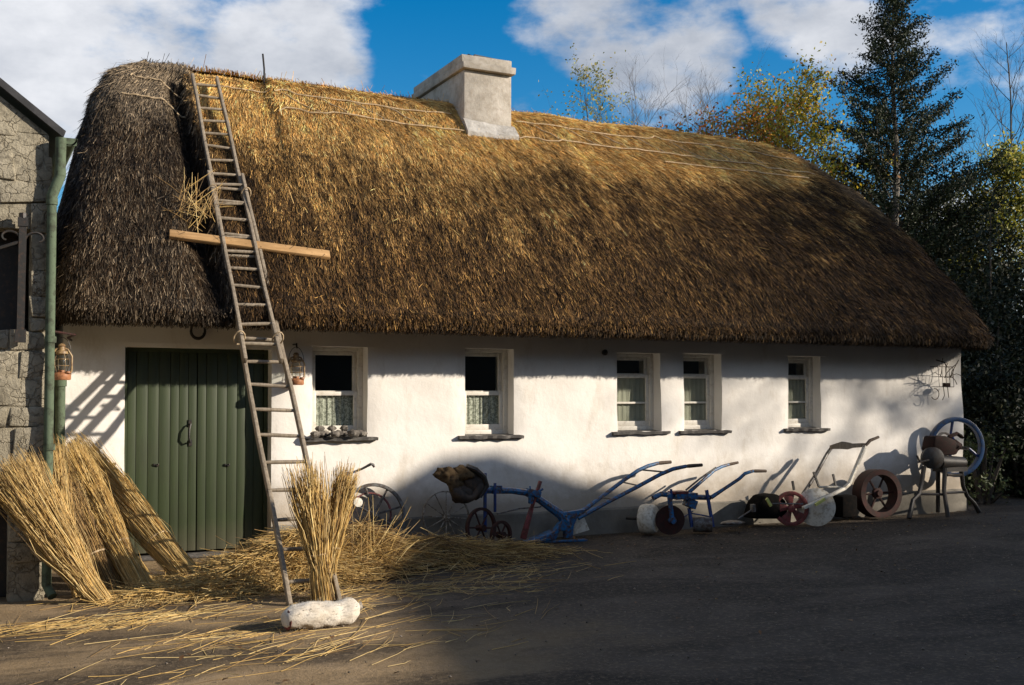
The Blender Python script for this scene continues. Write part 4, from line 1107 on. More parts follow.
# ------------------------------------------------------------------ blue plough
PY = -.45
def pp(u, v, y=PY): return at(u, v, y)
plough = empty('blue_plough', gnd(560, 541), 'long blue horse plough with two sweeping handles and red coulter', 'plough')
m = MB(); m.tube([pp(461, 489), pp(478, 490), pp(494, 490.5), pp(512, 490.5), pp(526, 492.5), pp(540, 500), pp(551, 508), pp(560, 514), pp(566, 522)], [.030, .034, .036, .036, .038, .042, .048, .055, .065], 8)
m.box(pp(496, 489.5), (.11, .09, .085))
m.build('beam', M['bluepaint'], plough, bevel=0)
m = MB()
for k in range(9): pass
m.prism([pp(560, 513, PY - .05), pp(586, 509, PY - .05), pp(577, 519, PY - .05), pp(574, 527, PY - .05), pp(573, 538, PY - .05), pp(566, 538, PY - .05), pp(566, 531, PY - .05), pp(560, 531, PY - .05), pp(556, 540, PY - .05), pp(545, 540.5, PY - .05), pp(556, 529, PY - .05), pp(562, 521, PY - .05)], (0, .08, 0))
m.prism([pp(527, 542, PY - .06), pp(546, 535, PY - .06), pp(556, 531, PY - .06), pp(552, 540.5, PY - .06)], (0, .16, 0))
m.prism([pp(530, 542, PY - .03), pp(588, 539, PY - .03), pp(588, 541.5, PY - .03), pp(530, 543.5, PY - .03)], (0, .07, 0))
m.build('plough_body', M['bluepaint'], plough, bevel=.008)
m = MB(); m.prism([pp(572, 519, PY + .12), pp(584, 517, PY + .10), pp(589.5, 530, PY + .06), pp(573, 535, PY + .08)], (.01, .02, 0)); m.build('mouldboard', M['whitepaint'], plough, bevel=.004)
def handle(ps, parent, mb, mg, rad=.024):
    m = MB(); m.tube(ps[:-1], [rad * 1.25] + [rad] * (len(ps) - 3) + [rad * .9], 8); h = m.build('handle', mb, parent)
    MB().tube([ps[-2], ps[-2].lerp(ps[-1], .2), ps[-1]], [rad * .75, rad * .95, rad * .8], 8).build('grip', mg, h)
handle([pp(574, 517, -.42), pp(600, 498, -.36), pp(622, 481.5, -.30), pp(638, 470.5, -.27), pp(648, 466, -.26), pp(658, 463.2, -.26), pp(671, 462, -.26)], plough, M['bluepaint'], M['grip'])
handle([pp(578, 518, -.48), pp(606, 503, -.55), pp(636, 487.5, -.62), pp(660, 474.5, -.66), pp(673, 469, -.66), pp(686, 466.3, -.66), pp(702, 465, -.66)], plough, M['bluepaint'], M['grip'])
m = MB(); m.tube([pp(602, 497.5, -.36), pp(614, 499, -.57)], .010, 6); m.tube([pp(622, 482, -.3), pp(640, 486, -.62)], .010, 6); m.tube([pp(643, 470, -.27), pp(665, 472, -.66)], .011, 6)
m.build('handle_brace', M['greyiron'], plough)
m = MB(); m.bar(pp(540.5, 481, PY - .06), pp(531, 510, PY - .06), .034, .03, (0, 1, 0)); m.bar(pp(531.5, 508, PY - .06), pp(523, 539, PY - .06), .065, .022, (0, 1, 0), (.8, 1.1)); m.build('coulter', M['redpaint'], plough, bevel=.003)
m = MB(); m.box(pp(533, 493, PY - .02), (.13, .15, .07), Matrix.Rotation(.3, 3, 'Y')); m.box(pp(531, 499, PY - .05), (.05, .05, .10)); m.tube([pp(530, 486, PY - .08), pp(531, 497, PY - .08)], .010, 6); m.tube([pp(543, 489, PY - .08), pp(538, 492, PY - .08)], .014, 6)
m.build('coulter_clamp', M['bluepaint'], plough, bevel=.004)
m = MB(); m.bar(pp(461, 472, PY - .12), pp(461.5, 494, PY - .12), .028, .02, (0, 1, 0)); m.bar(pp(485, 473, PY - .10), pp(485, 532, PY - .10), .034, .024, (0, 1, 0)); m.bar(pp(495, 483, PY - .05), pp(495, 512, PY - .05), .026, .024, (0, 1, 0)); m.bar(pp(459, 488, PY - .12), pp(488, 490, PY - .10), .03, .03, (0, 0, 1))
m.build('wheel_post', M['darkblue'], plough, bevel=.003)
m = MB()
for u, v in ((496, 488), (503, 490), (529, 491), (537, 496), (548, 505), (566, 516), (573, 517), (570, 526), (580, 514), (585, 512)):
    m.lathe([(.013, 0), (.013, .012), (.009, .016), (0, .016)], pp(u, v, PY - .055), (0, -1, 0), 6)
m.build('bolt_heads', M['greyiron'], plough)
for (u, ro, y, mt) in ((481, .215, PY - .14, M['rust']), (501, .15, PY - .30, M['rust'])):
    w = pp(u, 520, y); wr = empty('gauge_wheel', (w.x, y, ro)); wr.parent = plough; wr.matrix_parent_inverse = Matrix.Translation(-plough.location)
    c = (w.x, y, ro)
    wheel_m = MB().ring(c, (.35, -1, .05), ro, ro - .03, .035, 40)
    d = Vector((.35, -1, .05)).normalized(); x_ = d.orthogonal().normalized(); y_ = d.cross(x_)
    for k in range(6):
        t_ = k * math.pi / 3 + .2; e = x_ * math.cos(t_) + y_ * math.sin(t_); wheel_m.tube([Vector(c), Vector(c) + e * (ro - .02)], .010, 6)
    wheel_m.lathe([(.0, -.05), (.035, -.05), (.035, .05), (0, .05)], c, d, 12)
    bpy.data.objects.remove(wr); wheel_m.build('gauge_wheel', mt, plough)
m = MB(); m.tube([pp(497, 514, PY - .1), pp(520, 508.5, PY - .05), pp(540, 507, PY), pp(545, 503, PY)], .009, 6); m.build('drag_rod', M['greyiron'], plough)

# horse collar hung over the plough nose
hc = empty('horse_collar', pp(463, 500, PY - .15), 'worn brown leather horse collar with burlap pad slung over the plough nose', 'horse collar')
c = pp(465, 484, PY - .12); pts = [c + Vector((math.cos(t_) * .165 + .0, math.sin(t_) * .07, math.sin(t_) * .12 + .03 * math.cos(t_ * 2))) for t_ in np.linspace(0, 6.28, 25)[:-1]]
MB().tube(pts, [.055 + .018 * math.sin(k * .9) for k in range(24)], 12, closed=True).build('collar_pad', M['leather'], hc)
m = MB(); m.blob(pp(449, 475.5, PY - .14), (.13, .07, .08), Matrix.Rotation(.25, 3, 'Y'), .34, 3); m.blob(pp(464, 474, PY - .15), (.13, .07, .075), Matrix.Rotation(.2, 3, 'Y'), .34, 9); m.blob(pp(455, 482, PY - .15), (.09, .06, .10), None, .3, 12); m.build('burlap_pad', M['burlap'], hc, smooth=80)
m = MB(); m.tube([pp(466, 466, PY - .18), pp(476, 470, PY - .2), pp(484, 477, PY - .2), pp(487, 486, PY - .2), pp(480, 497, PY - .2)], [.026, .032, .03, .028, .02], 8); m.build('hame', M['black'], hc)
m = MB(); m.blob(pp(474, 484, PY - .14), (.13, .07, .15), Matrix.Rotation(-.3, 3, 'Y'), .18, 6); m.blob(pp(462, 493, PY - .14), (.14, .07, .10), Matrix.Rotation(.3, 3, 'Y'), .2, 7); m.build('flap', M['leather'], hc, smooth=80)

# ------------------------------------------------------------------ second blue implement: a ridge drill
DY = -.45
drill = empty('seed_drill', gnd(690, 528), 'blue hand drill with red disc wheel, rear roller and twin handles', 'seed drill')
q = lambda u, v, y=DY: at(u, v, y)
m = MB(); m.tube([q(653, 498), q(661, 494), q(672, 495), q(690, 497), q(710, 497.5)], .032, 8); m.box(q(684, 496), (.30, .14, .07)); m.box(q(690, 503), (.14, .10, .10), Matrix.Rotation(.4, 3, 'Y')); m.build('frame', M['bluepaint'], drill)
m = MB(); m.box(q(678, 492.2), (.20, .15, .03)); m.build('top_plate', M['redpaint'], drill, bevel=.004)
w = q(669, 517, DY - .08); c = Vector((w.x, DY - .10, .175))
MB().lathe([(.0, -.02), (.06, -.022), (.155, -.012), (.172, -.014), (.172, .014), (.155, .012), (.06, .022), (0, .02)], c, (-.35, -1, 0), 36).build('disc_wheel', M['rust'], drill)
m = MB(); m.bar(q(669, 494, DY - .14), c + Vector((.0, -.05, -.02)), .05, .022, (0, 1, 0)); m.lathe([(0, -.03), (.04, -.03), (.04, .03), (0, .03)], c + Vector((0, -.05, 0)), (0, -1, 0), 12); m.build('fork', M['bluepaint'], drill)
m = MB(); m.bar(q(706.5, 490, DY - .05), q(713, 527, DY - .12), .034, .026, (0, 1, 0)); m.bar(q(689, 508, DY), q(692, 527, DY - .05), .034, .026, (0, 1, 0)); m.bar(q(671, 489, DY - .08), q(671.5, 500, DY - .08), .022, .022, (0, 1, 0)); m.tube([q(690, 513), q(712, 517, DY - .1)], .008, 6); m.tube([q(684, 517), q(693, 511, DY)], .007, 6)
m.build('leg', M['darkblue'], drill)
a, b = q(693, 519, DY), q(712, 523.5, DY - .12); a.z = b.z = .095
MB().tube([a, b], .09, 24).build('roller', M['greyiron'], drill)
handle([q(688, 493, DY + .08), q(702, 481, DY + .12), q(714, 470.5, DY + .15), q(722, 466.5, DY + .16), q(729, 464.5, DY + .16), q(738, 462.5, DY + .16)], drill, M['bluepaint'], M['grip'], .020)
handle([q(711, 497.5, DY - .06), q(724, 489, DY - .1), q(739, 479, DY - .13), q(745, 473.5, DY - .15), q(753, 471, DY - .15), q(766, 471, DY - .15)], drill, M['bluepaint'], M['grip'], .022)
m = MB(); m.tube([q(686, 490, DY + .03), q(700, 478.5, DY + .07), q(716, 467.5, DY + .1)], .012, 6); m.build('stay_rod', M['greyiron'], drill)
m = MB()
for u, v in ((662, 494.5), (676, 496), (690, 497.5), (703, 497.5), (709, 498), (669, 500)):
    m.lathe([(.012, 0), (.012, .012), (.008, .015), (0, .015)], q(u, v, DY - .075), (0, -1, 0), 6)
m.build('bolt_heads', M['greyiron'], drill)
# white roller disc beside it
w = at(648, 513, -.35); wd = empty('white_drum', (w.x, -.35, 0), 'dull white round drum resting against the plinth beside the red disc', 'drum')
c = Vector((w.x, -.36, .175)); MB().lathe([(.0, -.10), (.12, -.10), (.165, -.08), (.176, -.04), (.176, .05), (.15, .09), (.06, .10), (.0, .10)], c, (.75, -1, .05), 36).build('drum_shell', M['whitepaint'], wd)
MB().tube([c + Vector((-.18, .2, .0)), c + Vector((.15, -.2, 0))], .018, 8).build('axle', M['black'], wd)

# ------------------------------------------------------------------ white barrow implement with red wheel
SY = -.40
s = lambda u, v, y=SY: at(u, v, y)
bar_ = empty('seed_barrow', gnd(815, 523), 'white handled seed barrow with pale disc wheel and faded red spoked wheel', 'seed barrow')
c = s(816, 505, SY - .22); c = Vector((c.x, SY - .22, .235)); dn = Vector((-.75, -1, .08))
MB().lathe([(.0, .03), (.10, .02), (.205, -.005), (.235, -.02), (.235, .012), (.205, .02), (.10, .05), (.0, .06)], c, dn, 40).build('disc_wheel', M['whitepaint'], bar_)
c2 = Vector((s(791, 503, SY - .1).x, SY - .10, .22)); dn2 = Vector((-.55, -1, .0)).normalized()
m = MB(); m.ring(c2, dn2, .215, .17, .05, 40); x_ = dn2.orthogonal().normalized(); y_ = dn2.cross(x_)
for k in range(5):
    t_ = k * 2 * math.pi / 5 + .4; e = x_ * math.cos(t_) + y_ * math.sin(t_); f_ = dn2.cross(e); p0, p1 = c2 + e * .03, c2 + e * .185
    m.prism([p0 - f_ * .02, p0 + f_ * .02, p1 + f_ * .075, p1 - f_ * .075], dn2 * .02)
m.lathe([(0, -.04), (.045, -.04), (.045, .05), (0, .05)], c2, dn2, 14); m.build('red_wheel', M['redpaint'], bar_, bevel=.003)
near = [s(803, 508, SY - .35), s(822, 499.5, SY - .36), s(844, 488.5, SY - .36), s(849, 484, SY - .36), s(857, 465, SY - .34), s(865, 446, SY - .32)]
m = MB()
for a, b in zip(near[:-1], near[1:]): m.bar(a, b, .034, .048, (0, 1, 0))
near_h = m.build('handle', M['whitepaint'], bar_, bevel=.003)
MB().tube([near[-1] + Vector((-.02, 0, -.02)), s(870, 440.5, SY - .32), s(878.5, 437, SY - .32)], [.017, .022, .018], 8).build('grip', M['grip'], near_h)
far = [s(803, 494, SY + .05), s(815, 476, SY + .1), s(827, 454, SY + .14), s(832, 447, SY + .14)]
m = MB()
for a, b in zip(far[:-1], far[1:]): m.bar(a, b, .030, .042, (0, 1, 0))
m.build('handle', M['greyiron'], bar_, bevel=.003)
m = MB(); m.prism([s(831, 445.5, SY + .1), s(843, 441.5, SY - .02), s(850, 442.5, SY - .1), s(853, 443.5, SY - .14), s(866, 443, SY - .3), s(866, 447, SY - .3), s(853, 448, SY - .14), s(848, 449.5, SY - .1), s(842, 449, SY - .02), s(831, 449, SY + .1)], (0, .03, 0)); m.build('cross_board', M['ladder'], bar_, bevel=.004)
m = MB(); m.prism([s(755, 519, SY - .05), s(760, 503, SY - .05), s(766, 496, SY - .05), s(778, 494, SY - .05), s(786, 500, SY - .05), s(790, 519, SY - .05)], (0, .26, 0)); m.build('hopper', M['blackbox'], bar_, bevel=.03)
m = MB(); m.box(s(845, 506, SY + .10), (.26, .20, .28)); m.build('seed_box', M['blackbox'], bar_, bevel=.03)
m = MB(); m.bar(s(813.5, 472, SY - .1), s(819, 487, SY - .12), .024, .02, (0, 1, 0)); m.bar(s(833, 474, SY - .12), s(836, 487, SY - .14), .024, .02, (0, 1, 0)); m.bar(s(792.5, 481, SY), s(794, 490, SY), .026, .02, (0, 1, 0)); m.build('peg', M['black'], bar_)
m = MB(); m.tube([s(772, 503.5, SY - .25), s(803, 504, SY - .34)], .009, 6); m.tube([s(738, 519, SY - .1), s(753, 509, SY - .1)], .010, 6); m.blob(s(732, 522, SY - .1) + Vector((0, 0, -.01)), (.17, .09, .028), None, .1, 8); m.box(s(753, 508, SY - .1), (.05, .05, .09)); m.build('draw_rod', M['greyiron'], bar_)
m = MB(); m.bar(s(766.5, 498.5, SY - .16), s(771, 506, SY - .16), .035, .02, (0, 1, 0)); m.box(s(820, 502, SY - .40), (.16, .02, .035), Matrix.Rotation(-.42, 3, 'Y')); m.build('painted_tab', M['yellowpaint'], bar_)
m = MB(); m.tube([s(819, 487, SY - .12), s(838, 487, SY - .2), s(846, 489, SY - .3)], .014, 6); m.build('cross_rail', M['whitepaint'], bar_)

# ------------------------------------------------------------------ rusty belt pulley
c = at(876, 489, -.32); c = Vector((c.x, -.34, .335)); pw = empty('belt_pulley', (c.x, c.y, 0), 'broad rust red iron pulley wheel standing between barrow and grinder', 'pulley wheel')
wheel(pw, 'p', c, (-.15, -1, .05), .315, .20, 6, M['rust'], M['rust'], .07, .12, .07, .014)

# ------------------------------------------------------------------ grinder on iron stand with blue flywheel
GY = -.40
gq = lambda u, v, y=GY: at(u, v, y)
gr = empty('root_grinder', gnd(943, 513), 'black iron grinder on splayed legs with a big blue flywheel', 'grinder')
def zfix(p, z): return Vector((p.x, p.y, z))
for pts in ([gq(924, 466, GY - .1), gq(922, 482, GY - .1), gq(919, 494, GY - .12), gq(913, 500, GY - .14), zfix(gq(909, 510, GY - .16), .012)],
            [gq(945, 468, GY - .2), gq(944, 490, GY - .22), gq(946, 504, GY - .26), zfix(gq(948, 514, GY - .3), .012)],
            [gq(961, 468, GY), gq(963, 486, GY), gq(967, 496, GY), gq(974, 503, GY), zfix(gq(979, 511, GY), .012)],
            [gq(938, 470, GY + .16), gq(938, 492, GY + .2), zfix(gq(938, 510, GY + .22), .012)]):
    m = MB(); m.tube(pts, [.032, .028, .028, .028, .034][:len(pts)], 8); m.build('leg', M['black'], gr)
m = MB(); m.tube([gq(920, 494, GY - .12), gq(945, 494.5, GY - .22)], .018, 6); m.tube([gq(946, 493, GY - .2), gq(965, 492, GY)], .018, 6); m.tube([gq(947, 475, GY - .2), gq(962, 475, GY)], .02, 6); m.build('stretcher', M['black'], gr)
m = MB(); c = gq(932, 458, GY - .1); m.lathe([(.0, -.06), (.13, -.06), (.145, -.03), (.145, .05), (.09, .08), (0, .085)], c, (-.55, -1, .05), 28); m.build('grinding_drum', M['ironblack'], gr)
m = MB(); m.tube([gq(938, 462, GY - .08), gq(962, 463, GY - .02)], [.10, .085], 18); m.box(gq(950, 469, GY - .02), (.42, .22, .06)); m.build('gear_case', M['black'], gr)
m = MB(); p = [gq(933, 450, GY - .12), gq(936, 436, GY - .16), gq(947, 436, GY - .16), gq(956, 440, GY - .12), gq(961, 447, GY - .1), gq(957, 455, GY - .1), gq(940, 456, GY - .12)]
m.prism(p, (0, .22, 0)); m.blob(gq(955, 446, GY - .05), (.09, .08, .08), None, .15, 4); m.tube([gq(948, 437, GY - .1), gq(957, 433.5, GY - .1), gq(963, 438, GY - .1)], .02, 6); m.build('hopper', M['darkrust'], gr, bevel=.03)
c = gq(956, 447, GY + .14); dn = Vector((-.30, -1, -.02))
fw = MB().ring(c, dn, .415, .355, .075, 64).build('flywheel', M['flyblue'], gr, bevel=.008)
dnn = dn.normalized(); x_ = dnn.orthogonal().normalized(); y_ = dnn.cross(x_); m = MB()
for k in range(3):
    t_ = k * 2 * math.pi / 3 + 2.0; e = x_ * math.cos(t_) + y_ * math.sin(t_); fv = dnn.cross(e); m.tube([c + e * .03, c + e * .2 + fv * .05, c + e * .365], [.022, .018, .02], 8)
m.build('spokes', M['darkblue'], fw)
m = MB(); m.tube([c, c - dnn * -.3], .02, 8); m.build('shaft', M['black'], gr)
c3 = gq(944, 441, GY + .02); m = MB(); m.ring(c3, dn, .12, .095, .04, 30); m.build('small_gear', M['greyiron'], gr)
c4 = gq(920, 462, GY - .12); m = MB(); m.tube([gq(929, 460, GY - .14), c4, gq(917, 456, GY - .16)], .014, 6); m.build('crank', M['black'], gr)

# ------------------------------------------------------------------ dried plant holder at the cottage corner
hp = at(942, 374, -.10); hb = empty('hanging_rack', hp, 'rusty iron rack with dried stems hung near the far cottage corner', 'wall rack')
m = MB()
for k in range(5): m.tube([hp + Vector((-.14 + .07 * k, -.06, .10)), hp + Vector((-.14 + .07 * k, -.08, -.18))], .0035, 5)
for z_ in (.10, -.04, -.18): m.tube([hp + Vector((-.15, .07, z_)), hp + Vector((-.15, -.07, z_)), hp + Vector((.15, -.07, z_)), hp + Vector((.15, .07, z_))], .0045, 5)
m.tube([hp + Vector((0, .1, .2)), hp + Vector((0, -.05, .16)), hp + Vector((0, -.08, .1))], .009, 5); m.box(hp + Vector((.05, -.03, -.15)), (.09, .06, .05)); m.build('iron_frame', M['rust'], hb)
m = MB()
for k in range(9):
    p0 = hp + Vector((random.uniform(-.1, .14), -.04, -.05)); pts = [p0]; dd_ = Vector((random.uniform(-.8, .8), -.3, random.uniform(.4, 1.2))).normalized()
    for e in range(4): dd_ = (dd_ + Vector((random.uniform(-.4, .4), random.uniform(-.2, .2), random.uniform(-.6, .1)))).normalized(); pts.append(pts[-1] + dd_ * .07)
    m.tube(pts, .005, 4)
m.tube([hp + Vector((-.16 + .075 * math.cos(t_), -.02, -.28 + .075 * math.sin(t_))) for t_ in np.linspace(-2.6, 1.9, 14)], .006, 5); m.tube([hp + Vector((-.02, -.04, -.18)), hp + Vector((-.01, -.05, -.3)), hp + Vector((-.05, -.05, -.36))], .005, 4); m.tube([hp + Vector((.06, -.04, -.18)), hp + Vector((.07, -.05, -.33))], .005, 4)
m.build('dried_stems', M['ochre'], hb)

# ------------------------------------------------------------------ trees and shrubs behind
DG = [(.016, .025, .010), (.022, .033, .013), (.028, .038, .016), (.036, .034, .018)]
def px_tree(u, vtop, y): p = at(u, vtop, y); return (p.x, y, 0.0), p.z
# conifer-like evergreen
def conifer(u, vtop, y, label, seed=3):
    base, H = px_tree(u, vtop, y); rr = random.Random(seed); bs = Vector(base); root = empty('conifer_tree', bs, label, 'tree')
    MB().tube([bs + Vector((.03 * math.sin(k), .03 * math.cos(k * 1.3), H * k / 12)) for k in range(13)], [.16 * (1 - .93 * k / 12) for k in range(13)], 8).build('trunk', M['bark_pale'], root)
    br = MB(); P = []
    for k in range(190):
        q = .2 + .79 * (k + rr.random()) / 190; L = (4.3 * (1 - q) ** .92 + .24) * rr.uniform(.55, 1.2) * (.8 if q < .4 else 1); a_ = k * 2.39996 + rr.uniform(-.3, .3)
        d = Vector((math.cos(a_), math.sin(a_), rr.uniform(.05, .5))); o = bs + Vector((0, 0, H * q)); pts = [o]
        for e in range(5):
            d = (d + Vector((rr.uniform(-.1, .1), rr.uniform(-.1, .1), rr.uniform(-.02, .16)))).normalized(); pts.append(pts[-1] + d * L / 5)
        br.tube(pts, [.022 * (1 - q) + .008 - .0014 * e for e in range(6)], 4, caps=False)
        nl = int(240 * L + 40)
        for e in range(nl):
            s_ = rr.uniform(.12, 1.0) ** .8 * 4.99; b_ = int(s_); c_ = pts[b_].lerp(pts[b_ + 1], s_ - b_); P.append((c_.x + rr.gauss(0, .085), c_.y + rr.gauss(0, .085), c_.z + rr.gauss(0, .055) - .02))
    br.build('branches', M['bark'], root); P = np.array(P)
    leaf_mesh('crown', P, .078, pal_tint(len(P), DG, (3, 3, 2, .6)), M['leaf_gloss'], root, .42)
conifer(893, -12, 7.5, 'tall dark conifer with a pale thin trunk rising behind the gable')

AUT = [(.60, .42, .04), (.44, .42, .05), (.44, .17, .02), (.13, .16, .035)]
b_, h_ = px_tree(792, 112, 9.5); branch_tree('autumn_tree', b_, h_, 'autumn tree with yellow, orange and green leaves above the roof end', 'tree', None, .30, .10, 30, .45, 8, True, 13000, .095, AUT, (4, 4, 1.2, 2), clump=.17, seed=4, up=.9, shape=lambda k: 1 - .55 * k)
b_, h_ = px_tree(750, 128, 9.0); branch_tree('autumn_tree', b_, h_, 'lower russet and yellow tree between the orange shrub and the taller autumn tree', 'tree', None, .22, .08, 22, .5, 7, True, 5500, .09, [(.44, .24, .03), (.40, .13, .02), (.20, .20, .04)], (3, 2, 3), clump=.15, seed=44, up=.9, shape=lambda k: 1 - .5 * k)
b_, h_ = px_tree(585, 100, 13); branch_tree('sparse_tree', b_, h_ + .1, 'thin tree with few yellow green leaves behind the ridge right of the chimney', 'tree', None, .24, .05, 22, .45, 7, True, 2600, .085, [(.34, .31, .10), (.24, .27, .09), (.46, .36, .09)], (3, 2, 1), clump=.08, seed=9, up=1.1, shape=lambda k: 1 - .5 * k, sub=2)
b_, h_ = px_tree(645, 122, 13.5); branch_tree('bare_tree', b_, h_, 'leafless twiggy tree over the middle of the ridge, between yellow and orange leaves', 'tree', 'leafless trees behind the roof', .34, .07, 26, .5, 10, seed=12, sub=4, up=.9, shape=lambda k: 1 - .4 * k, bark='bark_pale')
b_, h_ = px_tree(712, 116, 13); branch_tree('bare_tree', b_, h_, 'leafless tree with long twigs just behind the orange shrub top', 'tree', 'leafless trees behind the roof', .30, .07, 26, .5, 10, seed=15, sub=4, up=.9, shape=lambda k: 1 - .4 * k, bark='bark_pale')
b_, h_ = px_tree(706, 129, 10); branch_tree('orange_shrub', b_, h_, 'orange and russet leaved shrub top showing over the ridge', 'shrub', None, .26, .05, 22, .5, 7, True, 2600, .09, [(.55, .15, .02), (.46, .22, .03), (.20, .15, .03)], (3, 2, 1), clump=.15, seed=17)
b_, h_ = px_tree(1003, 45, 9); branch_tree('bare_tree', b_, h_, 'leafless tree rising out of the yellow foliage beyond the conifer', 'tree', 'leafless trees behind the roof', .26, .07, 20, .5, 8, seed=21, sub=3, up=1.3)
b_, h_ = px_tree(1012, 165, 6.5); branch_tree('yellow_tree', b_, h_, 'yellow green leaved tree catching sun at the picture edge', 'tree', None, .30, .10, 22, .35, 8, True, 16000, .095, [(.40, .36, .05), (.24, .27, .05), (.48, .38, .07), (.08, .10, .025)], (3, 3, 1, 2), clump=.20, seed=24)
EV = [(.008, .013, .005), (.014, .021, .008), (.024, .032, .013), (.05, .05, .024)]
specs = [(862, 185, 8.5, 1.3, 5200), (905, 165, 9.5, 1.7, 6500), (950, 150, 8.0, 1.5, 6500), (985, 190, 5.5, 1.5, 6500), (905, 250, 6.5, 1.35, 5200), (945, 260, 4.6, 1.3, 5500), (985, 290, 3.4, 1.2, 5500), (1012, 240, 4.2, 1.5, 6500), (1000, 360, 2.0, .95, 4600), (1020, 400, 1.2, .8, 3600), (838, 160, 10.5, 1.3, 3600), (868, 135, 9.6, 1.5, 6000), (935, 125, 9.4, 1.6, 6000), (972, 140, 7.4, 1.4, 5000), (850, 205, 9.0, 1.5, 5000), (900, 200, 8.6, 1.8, 7000), (880, 290, 7.2, 1.4, 5000)]
labs = ['dark evergreen shrub behind the roof slope under the autumn leaves', 'dark evergreen at the conifer trunk foot, tallest of the thicket', 'dark evergreen shrub between the conifer and the yellow tree', 'broad dark evergreen under the yellow tree', 'dark evergreen shrub hugging the lower roof verge', 'dark evergreen shrub by the thatch eave corner', 'dark glossy shrub at eave height beyond the grinder', 'dark evergreen at the picture edge beside the yellow tree', 'low dark laurel beside the cottage corner behind the flywheel', 'low dark shrub at the picture edge near the ground', 'dark evergreen top peeping over the far ridge end', 'tall dark evergreen touching the autumn tree on its shaded side', 'dark evergreen filling the gap just beyond the conifer trunk', 'dark evergreen against the sky between conifer and bare twigs', 'dark evergreen pressed against the upper roof verge', 'dark evergreen wrapped round the conifer trunk', 'dark evergreen behind the middle of the roof verge']
for k, ((u, vt, y, rx, n), lb_) in enumerate(zip(specs, labs)):
    b_, h_ = px_tree(u, vt, y)
    bush('evergreen_shrub', b_, (rx, rx * .8, h_ / 2), lb_, 'shrub', 'evergreens beyond the cottage end', int(n * 2.0), .09, EV, (3, 3, 2, 1), clumps=int(50 + n / 60), seed=60 + k, csize=.13, hollow=.35)
p = at(985, 488, .4)
bush('low_shrub', (p.x + .1, .55, 0), (.42, .4, .5), 'small leafy shrub growing at the foot of the cottage corner', 'shrub', None, 1500, .07, [(.04, .06, .02), (.07, .09, .035), (.10, .11, .05)], (2, 2, 1), clumps=30, seed=91)

# ------------------------------------------------------------------ unseen casters across the yard; both buildings added for their shade
hdir = Vector((math.sin(SUN_AZ), -math.cos(SUN_AZ), 0)); pdir = Vector((math.cos(SUN_AZ), math.sin(SUN_AZ), 0))
def sp(S, p, z): return hdir * S + pdir * p + Vector((0, 0, z))
ob = empty('yard_barn', sp(23, -2, 0), 'long low thatched outbuilding across the yard, facing the cottage', 'barn')
prof = [(-15, 5.1), (-9, 5.4), (-3.1, 5.66), (-1, 6.0), (1.3, 6.45), (2.2, 6.95), (2.75, 7.15), (3.2, 6.98), (3.8, 6.3), (4.31, 5.88), (5.0, 4.95), (5.8, 4.3), (7.1, 3.75), (13, 3.5)]  # roofline drawn to throw the wanted shade on wall and yard
m = MB(); m.prism([sp(20.4, -14.6, 0), sp(20.4, 12.6, 0), sp(20.4, 12.6, 3.2), sp(20.4, -14.6, 3.2)], hdir * 5.2); m.build('wall', M['stone'], ob)
m = MB(); m.prism([sp(20, p, h) for p, h in prof] + [sp(20, 13, 3.205), sp(20, -15, 3.205)], hdir * 6); m.build('roof', M['thatch'], ob)
rg = empty('stone_range', (-8, -25, 0), 'tall dark stone range closing the yard behind the photographer', 'building')
MB().box((-8, -25, 3.4), (34, 7, 6.8)).build('wall', M['stone'], rg)  # out of view, added to cut the sky fill from behind
MB().prism([(-25.2, -21.3, 6.805), (-25.2, -25, 9.6), (-25.2, -28.7, 6.805)], (34.4, 0, 0)).build('roof', M['slate'], rg)
GRN = [(.04, .06, .02), (.06, .08, .03), (.14, .12, .03)]
for k, (S, p_, H, spd, n) in enumerate(((31, 8.6, 14.5, .28, 3200), (32, 13.2, 14.0, .32, 14000), (33, 18.0, 10.5, .36, 13000))):
    q_ = sp(S, p_, 0)
    branch_tree('yard_tree', q_, H, ['thin leaved tree behind the outbuilding across the yard', 'dense tree behind the outbuilding end across the yard', 'dense tree standing clear of the outbuilding across the yard'][k], 'tree', 'trees across the yard', spd, .22, 26, .42, 7, True, n, .24, GRN, (2, 2, 1), clump=.32, seed=70 + k)

# ------------------------------------------------------------------ sky
world = bpy.data.worlds.new('World'); scene.world = world; world.use_nodes = True
nt = world.node_tree; nt.nodes.clear()
def wn(t_, **kw):
    x = nt.nodes.new(t_)
    for k, v in kw.items(): setattr(x, k, v)
    return x
sky = wn('ShaderNodeTexSky', sky_type='NISHITA', sun_disc=False)
sky.sun_elevation = SUN_EL; sky.sun_rotation = math.atan2(SUN_DIR.x, SUN_DIR.y); sky.altitude = 50; sky.air_density = 1.0; sky.dust_density = .6; sky.ozone_density = 2.5
tc = wn('ShaderNodeTexCoord')
def wmath(op, a, b=0.0, clamp=False):
    x = wn('ShaderNodeMath', operation=op); x.use_clamp = clamp
    for v, s_ in ((a, x.inputs[0]), (b, x.inputs[1])):
        if hasattr(v, 'is_linked'): nt.links.new(v, s_)
        else: s_.default_value = v
    return x.outputs[0]
def wnoise(scale, detail, rough, loc=(0, 0, 0)):
    mp = wn('ShaderNodeMapping'); mp.inputs['Scale'].default_value = (1, 1, 1.9); mp.inputs['Location'].default_value = loc; nt.links.new(tc.outputs['Generated'], mp.inputs[0])
    x = wn('ShaderNodeTexNoise'); x.inputs['Scale'].default_value = scale; x.inputs['Detail'].default_value = detail; x.inputs['Roughness'].default_value = rough; nt.links.new(mp.outputs[0], x.inputs['Vector']); return x.outputs['Fac']
